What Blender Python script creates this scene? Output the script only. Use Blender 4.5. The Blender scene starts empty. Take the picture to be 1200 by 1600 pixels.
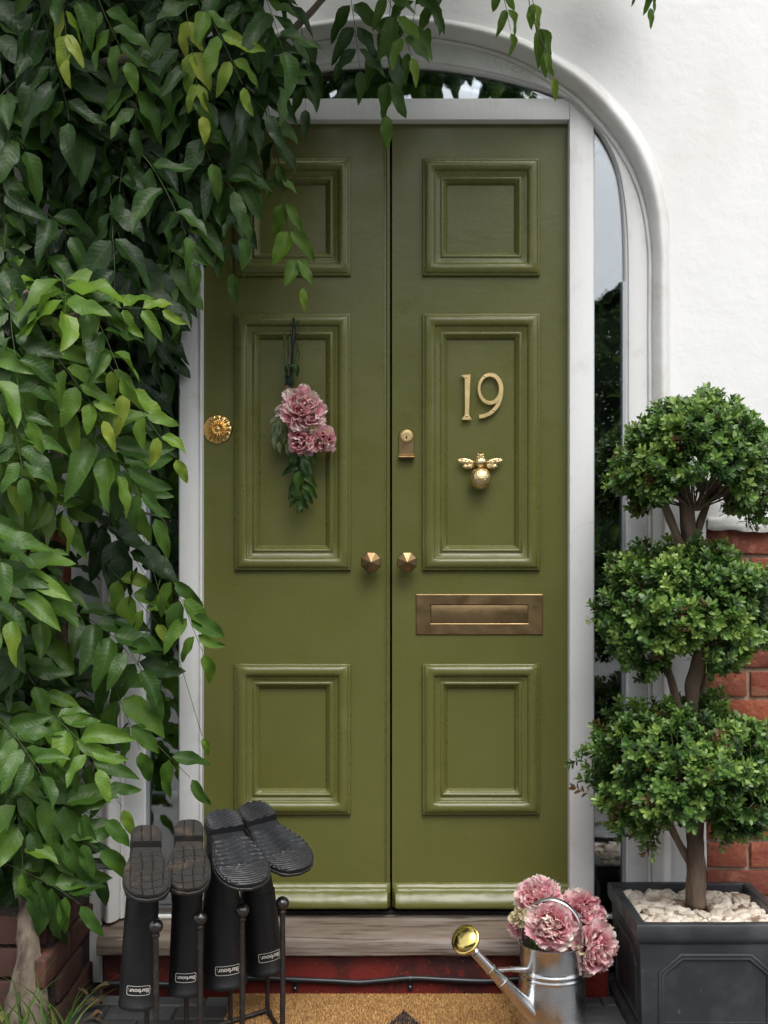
import bpy, bmesh, math, random
import numpy as np
from mathutils import Vector, Matrix, noise as mnoise
R = math.radians
random.seed(7); rng = np.random.default_rng(11)
scene = bpy.context.scene
C = scene.collection

# ------------------------------------------------------------------ camera, world, sun, exposure
CAM_D, CAM_Z, FPX, HOR = 3.2, 1.105, 1920.0, 864.0
cam_data = bpy.data.cameras.new("camera"); cam = bpy.data.objects.new("camera", cam_data); C.objects.link(cam)
cam.location = (0, -CAM_D, CAM_Z); cam.rotation_euler = (R(90), 0, 0)
cam_data.sensor_width = 36; cam_data.lens = 43.2; cam_data.shift_y = 0.04
cam_data.clip_start = 0.05; cam_data.clip_end = 500
scene.camera = cam
world = bpy.data.worlds.new("World"); scene.world = world; world.use_nodes = True
nt = world.node_tree; bg = nt.nodes['Background']
sky = nt.nodes.new('ShaderNodeTexSky'); sky.sky_type = 'NISHITA'; sky.sun_disc = False
SUN_EL, SUN_AZ = R(58), R(168)          # azimuth measured clockwise from +Y
sky.sun_elevation = SUN_EL; sky.sun_rotation = SUN_AZ
sky.dust_density = 3.0; sky.air_density = 1.0
hs = nt.nodes.new('ShaderNodeHueSaturation'); hs.inputs['Saturation'].default_value = 0.22
nt.links.new(sky.outputs[0], hs.inputs['Color']); nt.links.new(hs.outputs[0], bg.inputs[0])
bg.inputs[1].default_value = 0.15
sd = bpy.data.lights.new("sun", 'SUN'); so = bpy.data.objects.new("sun", sd); C.objects.link(so)
sd.energy = 1.3; sd.angle = R(38); sd.color = (1, 0.965, 0.92)
dv = Vector((math.sin(SUN_AZ)*math.cos(SUN_EL), math.cos(SUN_AZ)*math.cos(SUN_EL), math.sin(SUN_EL)))
so.rotation_euler = dv.to_track_quat('Z', 'Y').to_euler(); so.location = dv*20
scene.view_settings.view_transform = 'Standard'; scene.view_settings.look = 'None'
scene.view_settings.gamma = 1; scene.view_settings.use_curve_mapping = False
scene.view_settings.exposure = 0.66

# ------------------------------------------------------------------ helpers
def W(px, py, Y):
    s = (CAM_D+Y)/FPX
    return ((px-600)*s, Y, CAM_Z-(py-HOR)*s)
def dx(px): return (px-600)/600
def dz(py): return CAM_Z-(py-HOR)/600

class MB:
    def __init__(s): s.v = []; s.f = []; s.a = []
    def add(s, v, f, a=None):
        n = len(s.v); s.v += [tuple(p) for p in v]; s.f += [tuple(i+n for i in q) for q in f]
        s.a += list(a) if a is not None else [(0, 0, 0.5)]*len(v)
        return s
    def tube(s, path, rad, n=10, cap=True, tint=0.5):
        P = [Vector(p) for p in path]; m = len(P)
        if not hasattr(rad, '__len__'): rad = [rad]*m
        T = [(P[min(i+1, m-1)]-P[max(i-1, 0)]).normalized() for i in range(m)]
        u = T[0].orthogonal().normalized(); vs = []; fs = []
        for i in range(m):
            u = (u-T[i]*u.dot(T[i])).normalized(); w = T[i].cross(u)
            for k in range(n):
                a = 2*math.pi*k/n; vs.append(P[i]+(u*math.cos(a)+w*math.sin(a))*rad[i])
        for i in range(m-1):
            for k in range(n):
                k2 = (k+1) % n; fs.append((i*n+k, i*n+k2, (i+1)*n+k2, (i+1)*n+k))
        if cap:
            fs.append(tuple(range(n-1, -1, -1))); fs.append(tuple((m-1)*n+k for k in range(n)))
        return s.add(vs, fs, [(0, 0, tint)]*len(vs))
    def lathe(s, prof, o, ax=(0, 0, 1), n=32):
        """prof: (radius, height along ax)"""
        ax = Vector(ax).normalized(); u = ax.orthogonal().normalized(); w = ax.cross(u); o = Vector(o)
        vs = []; fs = []
        for r, h in prof:
            for k in range(n):
                a = 2*math.pi*(k+.5)/n; vs.append(o+ax*h+(u*math.cos(a)+w*math.sin(a))*r)
        for i in range(len(prof)-1):
            for k in range(n):
                k2 = (k+1) % n; fs.append((i*n+k, i*n+k2, (i+1)*n+k2, (i+1)*n+k))
        fs.append(tuple(range(n-1, -1, -1))); fs.append(tuple((len(prof)-1)*n+k for k in range(n)))
        return s.add(vs, fs)
    def ell(s, c, r, rot=None, nu=20, nv=12):
        c = Vector(c); vs = []; fs = []
        for i in range(nv+1):
            t = math.pi*i/nv
            for k in range(nu):
                a = 2*math.pi*k/nu
                p = Vector((math.sin(t)*math.cos(a)*r[0], math.sin(t)*math.sin(a)*r[1], math.cos(t)*r[2]))
                if rot is not None: p = rot @ p
                vs.append(c+p)
        for i in range(nv):
            for k in range(nu):
                k2 = (k+1) % nu; fs.append((i*nu+k, (i+1)*nu+k, (i+1)*nu+k2, i*nu+k2))
        return s.add(vs, fs)
    def box(s, x0, x1, y0, y1, z0, z1, b=0.0, seg=2):
        bm = bmesh.new(); bmesh.ops.create_cube(bm, size=1)
        for v in bm.verts:
            v.co = Vector(((x0+x1)/2+v.co.x*(x1-x0), (y0+y1)/2+v.co.y*(y1-y0), (z0+z1)/2+v.co.z*(z1-z0)))
        if b: bmesh.ops.bevel(bm, geom=bm.edges[:], offset=b, segments=seg, affect='EDGES', profile=0.5)
        bm.verts.index_update()
        s.add([v.co[:] for v in bm.verts], [[v.index for v in f.verts] for f in bm.faces]); bm.free()
        return s
    def prism(s, poly, y0, y1, chamfer=0.0):
        """poly in (x,z), front at y1 (smaller), back y0; optional inward chamfer of the front edge"""
        n = len(poly); cx = sum(p[0] for p in poly)/n; cz = sum(p[1] for p in poly)/n
        vs = [(x, y0, z) for x, z in poly]
        yf = y1+chamfer
        vs += [(x, yf, z) for x, z in poly]
        def ins(i):
            p0 = Vector(poly[i-1]); p = Vector(poly[i]); p2 = Vector(poly[(i+1) % n])
            a = (p-p0).normalized(); b = (p2-p).normalized()
            nn = Vector((-a.y, a.x))+Vector((-b.y, b.x)); nn = nn.normalized() if nn.length > 1e-6 else Vector((-a.y, a.x))
            return p+nn*chamfer*s_
        area = sum(poly[i-1][0]*poly[i][1]-poly[i][0]*poly[i-1][1] for i in range(n)); s_ = 1 if area > 0 else -1
        vs += [(q.x, y1, q.y) for q in (ins(i) for i in range(n))]
        fs = []
        for l in range(2):
            for i in range(n):
                j = (i+1) % n; fs.append((l*n+i, l*n+j, (l+1)*n+j, (l+1)*n+i))
        fs.append(tuple(range(2*n, 3*n))); fs.append(tuple(range(n-1, -1, -1)))
        return s.add(vs, fs)
    def build(s, name, mat, parent=None, smooth=True, attr=False, sharp=40, loc=None):
        off = Vector((0, 0, 0))
        p = parent
        while p is not None: off += p.location; p = p.parent
        if parent is None and loc is not None: off = Vector(loc)
        me = bpy.data.meshes.new(name)
        me.from_pydata([(v[0]-off.x, v[1]-off.y, v[2]-off.z) for v in s.v], [], s.f)
        bm = bmesh.new(); bm.from_mesh(me); bmesh.ops.recalc_face_normals(bm, faces=bm.faces[:]) if not attr else None
        bm.to_mesh(me); bm.free()
        if attr:
            at = me.attributes.new('leaf', 'FLOAT_VECTOR', 'POINT'); at.data.foreach_set('vector', np.array(s.a, dtype=np.float32).ravel())
        if smooth:
            me.shade_smooth()
            if sharp: me.set_sharp_from_angle(angle=R(sharp))
        me.materials.append(mat)
        return link(name, me, parent, off if parent is None else None)
def link(name, me, parent=None, loc=None):
    o = bpy.data.objects.new(name, me); C.objects.link(o)
    if parent is not None: o.parent = parent
    elif loc is not None: o.location = loc
    return o
def tag(o, label=None, cat=None, group=None, kind=None):
    if label: o['label'] = label
    if cat: o['category'] = cat
    if group: o['group'] = group
    if kind: o['kind'] = kind
    return o
def thing(name, loc, label, cat, group=None):
    o = bpy.data.objects.new(name, None); C.objects.link(o); o.location = loc; o.empty_display_size = .05
    return tag(o, label, cat, group)
def copy_tree(o, parent=None):
    c = o.copy(); C.objects.link(c)
    if parent: c.parent = parent
    for ch in [x for x in C.objects if x.parent == o]: copy_tree(ch, c)
    return c

def mesh_np(name, V, faces, A=None, smooth=True):
    """faces: list of (F,k) int arrays"""
    me = bpy.data.meshes.new(name)
    me.vertices.add(len(V)); me.vertices.foreach_set('co', V.astype(np.float32).ravel())
    loops = np.concatenate([f.ravel() for f in faces]); tot = np.concatenate([np.full(len(f), f.shape[1]) for f in faces])
    me.loops.add(len(loops)); me.loops.foreach_set('vertex_index', loops.astype(np.int32))
    me.polygons.add(len(tot)); st = np.concatenate([[0], np.cumsum(tot)[:-1]])
    me.polygons.foreach_set('loop_start', st.astype(np.int32))
    me.update(calc_edges=True); me.validate()
    if A is not None:
        at = me.attributes.new('leaf', 'FLOAT_VECTOR', 'POINT'); at.data.foreach_set('vector', A.astype(np.float32).ravel())
    if smooth: me.shade_smooth()
    return me
def instmesh(bv, bf, M, P, ba=None, tint=None):
    """bv (n,3), bf list of (F,k); M (N,3,3) columns = axes; P (N,3)"""
    N = len(P); n = len(bv)
    V = np.einsum('nij,vj->nvi', M, bv)+P[:, None, :]
    F = [(f[None]+(np.arange(N)*n)[:, None, None]).reshape(-1, f.shape[1]) for f in bf]
    A = None
    if ba is not None:
        A = np.repeat(ba[None], N, 0).copy()
        if tint is not None: A[:, :, 2] = A[:, :, 2]+tint[:, None]
        A = A.reshape(-1, 3)
    return V.reshape(-1, 3), F, A
def joinsets(sets):
    V = []; F = {}; A = []; off = 0
    for v, f, a in sets:
        V.append(v); A.append(a)
        for x in f: F.setdefault(x.shape[1], []).append(x+off)
        off += len(v)
    return np.concatenate(V), [np.concatenate(x) for x in F.values()], (np.concatenate(A) if A[0] is not None else None)

# ------------------------------------------------------------------ materials
def pm(name, col, rough=0.5, metal=0.0, var=(), bump=(), spec=0.5, rvar=None, coat=0.0, rand=None, trans=0, crack=None):
    """var: (scale, colour, lo, hi[, stretch]) noise masks; bump: (scale, strength, dist[, stretch])"""
    m = bpy.data.materials.new(name); m.use_nodes = True; t = m.node_tree; N = t.nodes; L = t.links
    b = N['Principled BSDF']; b.inputs['Roughness'].default_value = rough; b.inputs['Metallic'].default_value = metal
    b.inputs['Specular IOR Level'].default_value = spec; b.inputs['Coat Weight'].default_value = coat; b.inputs['Coat Roughness'].default_value = .12
    geo = N.new('ShaderNodeNewGeometry')
    def noise(scale, st=(1, 1, 1), det=5, rough_=.55):
        mp = N.new('ShaderNodeMapping'); mp.inputs['Scale'].default_value = st
        L.new(geo.outputs['Position'], mp.inputs['Vector'])
        n = N.new('ShaderNodeTexNoise'); n.inputs['Scale'].default_value = scale; n.inputs['Detail'].default_value = det
        n.inputs['Roughness'].default_value = rough_
        L.new(mp.outputs[0], n.inputs['Vector']); return n.outputs['Fac']
    c = N.new('ShaderNodeRGB'); c.outputs[0].default_value = (*col, 1); cur = c.outputs[0]
    if rand:
        oi = N.new('ShaderNodeObjectInfo'); mx = N.new('ShaderNodeMix'); mx.data_type = 'RGBA'
        L.new(oi.outputs['Random'], mx.inputs['Factor']); L.new(cur, mx.inputs['A']); mx.inputs['B'].default_value = (*rand, 1); cur = mx.outputs['Result']
    for v in var:
        n = noise(v[0], v[4] if len(v) > 4 else (1, 1, 1)); mr = N.new('ShaderNodeMapRange')
        mr.inputs['From Min'].default_value = v[2]; mr.inputs['From Max'].default_value = v[3]; mr.interpolation_type = 'SMOOTHSTEP'
        L.new(n, mr.inputs['Value'])
        mx = N.new('ShaderNodeMix'); mx.data_type = 'RGBA'; L.new(mr.outputs[0], mx.inputs['Factor']); L.new(cur, mx.inputs['A'])
        mx.inputs['B'].default_value = (*v[1], 1); cur = mx.outputs['Result']
    if crack:
        # wandering hairlines, broken up by a second mask
        n1 = noise(crack[0], (1, 1, 1), 3.5, .5); n2 = noise(crack[0]*1.7+1, (1, 1, 1), 2)
        sb = N.new('ShaderNodeMath'); sb.operation = 'SUBTRACT'; sb.inputs[1].default_value = .5; L.new(n1, sb.inputs[0])
        ab = N.new('ShaderNodeMath'); ab.operation = 'ABSOLUTE'; L.new(sb.outputs[0], ab.inputs[0])
        m1 = N.new('ShaderNodeMapRange'); m1.inputs['From Min'].default_value = crack[1]; m1.inputs['From Max'].default_value = 0; L.new(ab.outputs[0], m1.inputs['Value'])
        m2 = N.new('ShaderNodeMapRange'); m2.inputs['From Min'].default_value = .52; m2.inputs['From Max'].default_value = .6; L.new(n2, m2.inputs['Value'])
        mu = N.new('ShaderNodeMath'); mu.operation = 'MULTIPLY'; L.new(m1.outputs[0], mu.inputs[0]); L.new(m2.outputs[0], mu.inputs[1])
        mu2 = N.new('ShaderNodeMath'); mu2.operation = 'MULTIPLY'; mu2.inputs[1].default_value = crack[2]; L.new(mu.outputs[0], mu2.inputs[0])
        mx = N.new('ShaderNodeMix'); mx.data_type = 'RGBA'; L.new(mu2.outputs[0], mx.inputs['Factor']); L.new(cur, mx.inputs['A']); mx.inputs['B'].default_value = (*crack[3], 1); cur = mx.outputs['Result']
    L.new(cur, b.inputs['Base Color'])
    prev = None
    for v in bump:
        n = noise(v[0], v[3] if len(v) > 3 else (1, 1, 1)); bn = N.new('ShaderNodeBump')
        bn.inputs['Strength'].default_value = v[1]; bn.inputs['Distance'].default_value = v[2]
        L.new(n, bn.inputs['Height'])
        if prev: L.new(prev, bn.inputs['Normal'])
        prev = bn.outputs[0]
    if prev: L.new(prev, b.inputs['Normal'])
    if rvar:
        n = noise(rvar[0]); mr = N.new('ShaderNodeMapRange'); mr.inputs['From Min'].default_value = .35; mr.inputs['From Max'].default_value = .65
        mr.inputs['To Min'].default_value = rvar[1]; mr.inputs['To Max'].default_value = rvar[2]
        L.new(n, mr.inputs['Value']); L.new(mr.outputs[0], b.inputs['Roughness'])
    return m

def ramp_node(N, stops):
    r = N.new('ShaderNodeValToRGB'); el = r.color_ramp.elements
    while len(el) < len(stops): el.new(0.5)
    for e, (p, c) in zip(el, stops): e.position = p; e.color = (*c, 1)
    return r
def leaf_mat(name, stops, veins=True, rough=.42, trans=.25, under=1.25, petal=False, spec=.5):
    m = bpy.data.materials.new(name); m.use_nodes = True; t = m.node_tree; N = t.nodes; L = t.links
    b = N['Principled BSDF']; b.inputs['Roughness'].default_value = rough; b.inputs['Specular IOR Level'].default_value = spec
    at = N.new('ShaderNodeAttribute'); at.attribute_name = 'leaf'
    sp = N.new('ShaderNodeSeparateXYZ'); L.new(at.outputs['Vector'], sp.inputs[0])
    def mth(op, a, bb=None, c=None):
        x = N.new('ShaderNodeMath'); x.operation = op
        for i, q in enumerate((a, bb, c)):
            if q is None: continue
            if hasattr(q, 'is_linked'): L.new(q, x.inputs[i])
            else: x.inputs[i].default_value = q
        return x.outputs[0]
    geo = N.new('ShaderNodeNewGeometry')
    nz = N.new('ShaderNodeTexNoise'); nz.inputs['Scale'].default_value = 22 if not petal else 60; L.new(geo.outputs['Position'], nz.inputs['Vector'])
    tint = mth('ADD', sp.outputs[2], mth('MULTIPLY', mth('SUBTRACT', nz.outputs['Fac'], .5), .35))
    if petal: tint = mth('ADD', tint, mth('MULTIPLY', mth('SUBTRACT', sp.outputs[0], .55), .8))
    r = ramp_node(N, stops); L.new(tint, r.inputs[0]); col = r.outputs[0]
    nrm = None
    if veins:
        av = mth('ABSOLUTE', sp.outputs[1])
        mid = mth('SUBTRACT', 1, mth('MULTIPLY', av, 16)); mid = mth('MAXIMUM', mid, 0)
        ph = mth('MULTIPLY', mth('SUBTRACT', sp.outputs[0], mth('MULTIPLY', av, .16)), 9.5)
        fr = mth('ABSOLUTE', mth('SUBTRACT', mth('FRACT', ph), .5))
        side = mth('MAXIMUM', mth('SUBTRACT', 1, mth('MULTIPLY', fr, 11)), 0)
        side = mth('MULTIPLY', side, .40)
        vv = mth('MAXIMUM', mid, side)
        mx = N.new('ShaderNodeMix'); mx.data_type = 'RGBA'; L.new(mth('MULTIPLY', vv, .20), mx.inputs['Factor']); L.new(col, mx.inputs['A'])
        mx.inputs['B'].default_value = (.22, .34, .10, 1); col = mx.outputs['Result']
        bn = N.new('ShaderNodeBump'); bn.inputs['Strength'].default_value = .30; bn.inputs['Distance'].default_value = .0012
        dome = mth('MULTIPLY', mth('MINIMUM', fr, .3), 2.2)
        L.new(mth('SUBTRACT', dome, mth('MULTIPLY', mid, .6)), bn.inputs['Height']); nrm = bn.outputs[0]
    # underside paler
    bf = N.new('ShaderNodeMix'); bf.data_type = 'RGBA'; bf.blend_type = 'MULTIPLY'; bf.inputs['Factor'].default_value = 1
    L.new(col, bf.inputs['A'])
    g2 = N.new('ShaderNodeMix'); g2.data_type = 'RGBA'; L.new(geo.outputs['Backfacing'], g2.inputs['Factor'])
    g2.inputs['A'].default_value = (1, 1, 1, 1); g2.inputs['B'].default_value = (under, under, under*.95, 1)
    L.new(g2.outputs['Result'], bf.inputs['B']); col = bf.outputs['Result']
    if veins:
        n3 = N.new('ShaderNodeTexNoise'); n3.inputs['Scale'].default_value = 95; L.new(geo.outputs['Position'], n3.inputs['Vector'])
        m3 = N.new('ShaderNodeMapRange'); m3.inputs['From Min'].default_value = .70; m3.inputs['From Max'].default_value = .76; L.new(n3.outputs['Fac'], m3.inputs['Value'])
        x3 = N.new('ShaderNodeMix'); x3.data_type = 'RGBA'; L.new(m3.outputs[0], x3.inputs['Factor']); L.new(col, x3.inputs['A']); x3.inputs['B'].default_value = (.16, .12, .04, 1); col = x3.outputs['Result']
    L.new(col, b.inputs['Base Color'])
    if nrm: L.new(nrm, b.inputs['Normal'])
    tr = N.new('ShaderNodeBsdfTranslucent'); L.new(col, tr.inputs[0])
    ms = N.new('ShaderNodeMixShader'); ms.inputs[0].default_value = trans
    L.new(b.outputs[0], ms.inputs[1]); L.new(tr.outputs[0], ms.inputs[2])
    L.new(ms.outputs[0], N['Material Output'].inputs['Surface'])
    return m

M = {}
M['door'] = pm('green_gloss_paint', (.116, .119, .029), .36, var=[(3, (.107, .110, .026), .4, .7), (300, (.16, .17, .07), .735, .78)],
    bump=[(6, .3, .008), (30, .14, .0012, (.35, 1, 4)), (38, .2, .0015), (170, .25, .0006)], crack=(9, .0035, .35, (.05, .055, .015)), rvar=(9, .27, .40))
M['moulding'] = pm('green_gloss_paint_on_moulding', (.116, .119, .029), .29, var=[(300, (.16, .17, .07), .72, .78), (11, (.135, .135, .04), .5, .75)],
    bump=[(45, .2, .0012), (190, .35, .0008)], rvar=(20, .25, .33))
M['white'] = pm('white_joinery_paint', (.77, .77, .765), .42, var=[(14, (.66, .65, .63), .55, .8), (240, (.30, .27, .24), .74, .77)],
    bump=[(25, .25, .003, (4, 4, .5)), (120, .3, .001)], crack=(3, .0012, .4, (.30, .27, .24)))
M['render'] = pm('white_painted_render', (.80, .80, .795), .62, var=[(3.2, (.74, .73, .70), .5, .8, (1, 1, .4)), (170, (.55, .53, .5), .76, .79)],
    bump=[(5, .3, .02), (17, .2, .004), (60, .22, .0025), (150, .3, .0012)])
M['plaster_roll'] = pm('painted_plaster_roll', (.75, .745, .73), .5, var=[(6, (.64, .62, .59), .5, .75), (140, (.42, .39, .36), .745, .78)],
    bump=[(14, .4, .007), (50, .35, .002), (110, .4, .0015)])
M['lead'] = pm('rebate_shade_grey', (.36, .39, .42), .5)  # grey painted in for the shaded edge of the glass rebate
M['brick'] = pm('red_brick', (.36, .095, .045), .85, rand=(.20, .055, .035), var=[(26, (.42, .18, .10), .48, .75), (9, (.22, .06, .04), .5, .7), (60, (.16, .045, .03), .6, .75), (140, (.55, .45, .38), .70, .76)],
    bump=[(40, .8, .006), (90, .6, .003), (200, .5, .0015)])
M['mortar'] = pm('lime_mortar', (.40, .30, .22), .95, var=[(40, (.25, .18, .14), .5, .7)], bump=[(90, .8, .004)])
M['sill'] = pm('weathered_sill', (.165, .125, .095), .8, var=[(9, (.25, .215, .185), .42, .66, (.35, 1, 6)), (55, (.085, .06, .042), .50, .66, (.12, 1, 3)), (6, (.26, .12, .06), .60, .75, (.5, 1, 1)), (220, (.5, .46, .42), .70, .76)],
    bump=[(60, .7, .003, (.12, 1, 1.5)), (180, .4, .001)])
M['redstep'] = pm('peeling_red_step_paint', (.19, .020, .014), .5, var=[(7, (.055, .014, .013), .45, .65), (170, (.33, .26, .22), .66, .71), (30, (.2, .02, .012), .55, .7)],
    bump=[(60, .6, .003), (200, .5, .001)])
M['slate'] = pm('slate_paving', (.062, .066, .070), .55, rand=(.095, .098, .10), var=[(30, (.14, .135, .125), .56, .75), (120, (.025, .022, .018), .6, .75)],
    bump=[(22, .5, .006), (120, .4, .001)])
M['soil'] = pm('dark_joint_earth', (.035, .027, .02), .95, var=[(60, (.09, .07, .05), .55, .7)], bump=[(60, .8, .01)])
M['ground'] = pm('street_ground', (.16, .155, .15), .9, var=[(3, (.1, .1, .09), .4, .7)], bump=[(30, .4, .01)])
M['brass'] = pm('polished_brass', (.86, .66, .32), .36, 1, var=[(30, (.78, .60, .30), .5, .75)], bump=[(60, .1, .0005)], rvar=(40, .34, .46))
M['rosette'] = pm('polished_cast_brass', (.74, .50, .19), .2, 1, bump=[(120, .3, .0012)])
M['goldfoil'] = pm('hammered_brass', (.78, .60, .32), .24, 1, bump=[(190, .8, .0028), (90, .5, .003)], rvar=(60, .16, .36))
M['bronze'] = pm('aged_bronze', (.31, .215, .11), .38, 1, var=[(14, (.26, .17, .085), .45, .7)], bump=[(200, .2, .0006)], rvar=(25, .30, .46))
M['galv'] = pm('galvanised_steel', (.72, .73, .74), .28, 1, var=[(14, (.62, .63, .64), .4, .7)], bump=[(9, .2, .004), (140, .1, .0006)], rvar=(18, .19, .34))
M['rubber'] = pm('black_rubber', (.0085, .0085, .0095), .42, var=[(12, (.024, .023, .022), .5, .75), (90, (.05, .046, .042), .66, .76)], bump=[(14, .3, .004), (160, .25, .0007)], rvar=(16, .38, .6))
M['sole'] = pm('worn_rubber_sole', (.028, .025, .023), .5, var=[(22, (.085, .062, .045), .52, .74), (8, (.02, .018, .018), .5, .7), (150, (.10, .09, .08), .66, .76)], bump=[(50, .35, .002), (220, .4, .0008)])
M['blacksole'] = pm('black_ribbed_sole', (.017, .018, .020), .36, var=[(30, (.032, .032, .034), .5, .72, (1, 3, 1)), (200, (.14, .14, .14), .70, .76)], bump=[(60, .4, .002), (220, .4, .0008)])
M['logo'] = pm('cream_print', (.68, .65, .58), .6)
M['iron'] = pm('bare_forged_iron', (.075, .066, .060), .42, .85, var=[(60, (.11, .10, .095), .45, .7)], bump=[(90, .4, .0012)])
M['ironball'] = pm('dark_iron_ball', (.13, .12, .12), .3, .95, bump=[(110, .35, .001)])
M['cable'] = pm('black_cable_sheath', (.018, .019, .021), .38, var=[(50, (.05, .048, .045), .6, .75)], bump=[(40, .3, .001)])
M['planter'] = pm('lead_grey_planter', (.026, .028, .032), .5, var=[(7, (.055, .058, .062), .45, .7), (60, (.10, .10, .10), .65, .76, (2, 1, .5)), (200, (.22, .22, .21), .735, .77)],
    bump=[(8, .3, .004), (140, .35, .0008)], rvar=(12, .36, .6))
M['bark'] = pm('twisted_bark', (.17, .12, .085), .8, var=[(22, (.085, .055, .038), .45, .65, (1, 1, .3)), (60, (.27, .21, .16), .6, .75, (1, 1, .3))], bump=[(26, .9, .010, (1, 1, .22)), (120, .6, .002, (1, 1, .4))])
M['vinebark'] = pm('vine_bark', (.17, .135, .10), .85, var=[(20, (.06, .042, .03), .45, .65, (1, 1, .3)), (70, (.24, .21, .17), .6, .75)], bump=[(30, .9, .010, (1, 1, .3)), (120, .5, .002)])
M['greenstem'] = pm('green_stem', (.055, .075, .02), .6)
M['dark'] = pm('dark_hall', (.05, .047, .044), .8)
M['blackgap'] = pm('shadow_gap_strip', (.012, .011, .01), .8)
M['screw'] = pm('steel_screw', (.35, .34, .32), .35, 1)
M['twine'] = pm('dark_green_twine', (.006, .022, .014), .8)
def glass():
    m = bpy.data.materials.new('window_glass'); m.use_nodes = True; N = m.node_tree.nodes; L = m.node_tree.links
    N.remove(N['Principled BSDF'])
    g = N.new('ShaderNodeBsdfGlossy'); g.inputs['Roughness'].default_value = .015; g.inputs['Color'].default_value = (.95, .97, 1, 1)
    t = N.new('ShaderNodeBsdfTransparent'); t.inputs[0].default_value = (.82, .86, .85, 1)
    f = N.new('ShaderNodeFresnel'); f.inputs['IOR'].default_value = 2.8
    n = N.new('ShaderNodeTexNoise'); n.inputs['Scale'].default_value = 6; geo = N.new('ShaderNodeNewGeometry'); L.new(geo.outputs['Position'], n.inputs['Vector'])
    bp = N.new('ShaderNodeBump'); bp.inputs['Strength'].default_value = .2; bp.inputs['Distance'].default_value = .004
    L.new(n.outputs['Fac'], bp.inputs['Height']); L.new(bp.outputs[0], g.inputs['Normal'])
    x = N.new('ShaderNodeMixShader'); L.new(f.outputs[0], x.inputs[0]); L.new(t.outputs[0], x.inputs[1]); L.new(g.outputs[0], x.inputs[2])
    # fine dust specks and dried rain marks
    d = N.new('ShaderNodeBsdfDiffuse'); d.inputs[0].default_value = (.5, .5, .48, 1)
    n2 = N.new('ShaderNodeTexNoise'); n2.inputs['Scale'].default_value = 130; L.new(geo.outputs['Position'], n2.inputs['Vector'])
    mr = N.new('ShaderNodeMapRange'); mr.inputs['From Min'].default_value = .66; mr.inputs['From Max'].default_value = .8; mr.inputs['To Max'].default_value = .35
    L.new(n2.outputs['Fac'], mr.inputs['Value'])
    y = N.new('ShaderNodeMixShader'); L.new(mr.outputs[0], y.inputs[0]); L.new(x.outputs[0], y.inputs[1]); L.new(d.outputs[0], y.inputs[2])
    L.new(y.outputs[0], N['Material Output'].inputs['Surface']); return m
M['glass'] = glass()
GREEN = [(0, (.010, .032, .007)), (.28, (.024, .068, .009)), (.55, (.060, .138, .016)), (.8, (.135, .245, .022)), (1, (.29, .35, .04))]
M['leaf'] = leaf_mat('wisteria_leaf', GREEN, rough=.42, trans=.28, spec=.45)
M['boxleaf'] = leaf_mat('box_leaf', [(0, (.13, .075, .03)), (.05, (.012, .034, .011)), (.3, (.034, .085, .020)), (.6, (.10, .20, .04)), (1, (.26, .38, .08))], veins=False, rough=.36, trans=.2)
M['petal'] = leaf_mat('peony_petal', [(0, (.22, .04, .06)), (.3, (.58, .15, .21)), (.55, (.84, .40, .47)), (.82, (.90, .64, .66)), (1, (.88, .80, .72))], veins=False, rough=.6, trans=.3, under=1.0, petal=True, spec=.2)
M['creampetal'] = leaf_mat('cream_petal', [(0, (.5, .42, .22)), (.5, (.66, .60, .38)), (1, (.72, .68, .50))], veins=False, rough=.6, trans=.25, under=1.0, petal=True, spec=.2)
M['sage'] = leaf_mat('variegated_leaf', [(0, (.05, .09, .04)), (.5, (.15, .20, .10)), (1, (.42, .45, .28))], veins=False, rough=.6, trans=.15)
M['deadleaf'] = leaf_mat('dead_leaf', [(0, (.06, .035, .02)), (.5, (.16, .10, .05)), (1, (.30, .22, .10))], veins=True, rough=.8, trans=.1)
M['grass'] = leaf_mat('grass_blade', [(0, (.03, .07, .015)), (.5, (.09, .18, .03)), (1, (.25, .30, .07))], veins=False, rough=.5, trans=.25)
M['stone'] = leaf_mat('limestone_chip', [(0, (.20, .12, .08)), (.25, (.40, .32, .25)), (.55, (.60, .52, .42)), (1, (.72, .66, .56))], veins=False, rough=.85, trans=0, under=1)
M['coir'] = leaf_mat('coir_fibre', [(0, (.035, .035, .038)), (.2, (.05, .05, .052)), (.3, (.30, .16, .06)), (.6, (.52, .30, .12)), (1, (.68, .44, .19))], veins=False, rough=.9, trans=0, under=1, spec=.1)
M['coirbase'] = pm('coir_backing', (.26, .14, .055), .95, bump=[(300, .9, .003)])

# ------------------------------------------------------------------ ground, paving, step
MB().box(-40, 40, -40, 6, -.30, -.02).build('ground', M['ground'], smooth=False)['kind'] = 'structure'
pav = MB().box(-.76, 1.9, -1.9, -.10, -.018, -.006).build('paving', M['soil'], smooth=False); pav['kind'] = 'structure'
pv_cache = []
y = -.137; row = 0; pr = random.Random(3)
while y > -1.8:
    d = pr.choice([.062, .075, .09]); x = -.75+pr.uniform(-.1, 0)
    while x < 1.85:
        w = pr.uniform(.16, .34); x1 = max(x, -.755)
        m = MB().box(x1+.002, x+w-.004, y-d+.004, y, -.010, pr.uniform(-.002, .003), .003, 1)
        m.v = [(a+pr.uniform(-.002, .002), b+pr.uniform(-.002, .002), c) for a, b, c in m.v]
        m.build('paver', M['slate'], pav); x += w
    y -= d; row += 1

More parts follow.
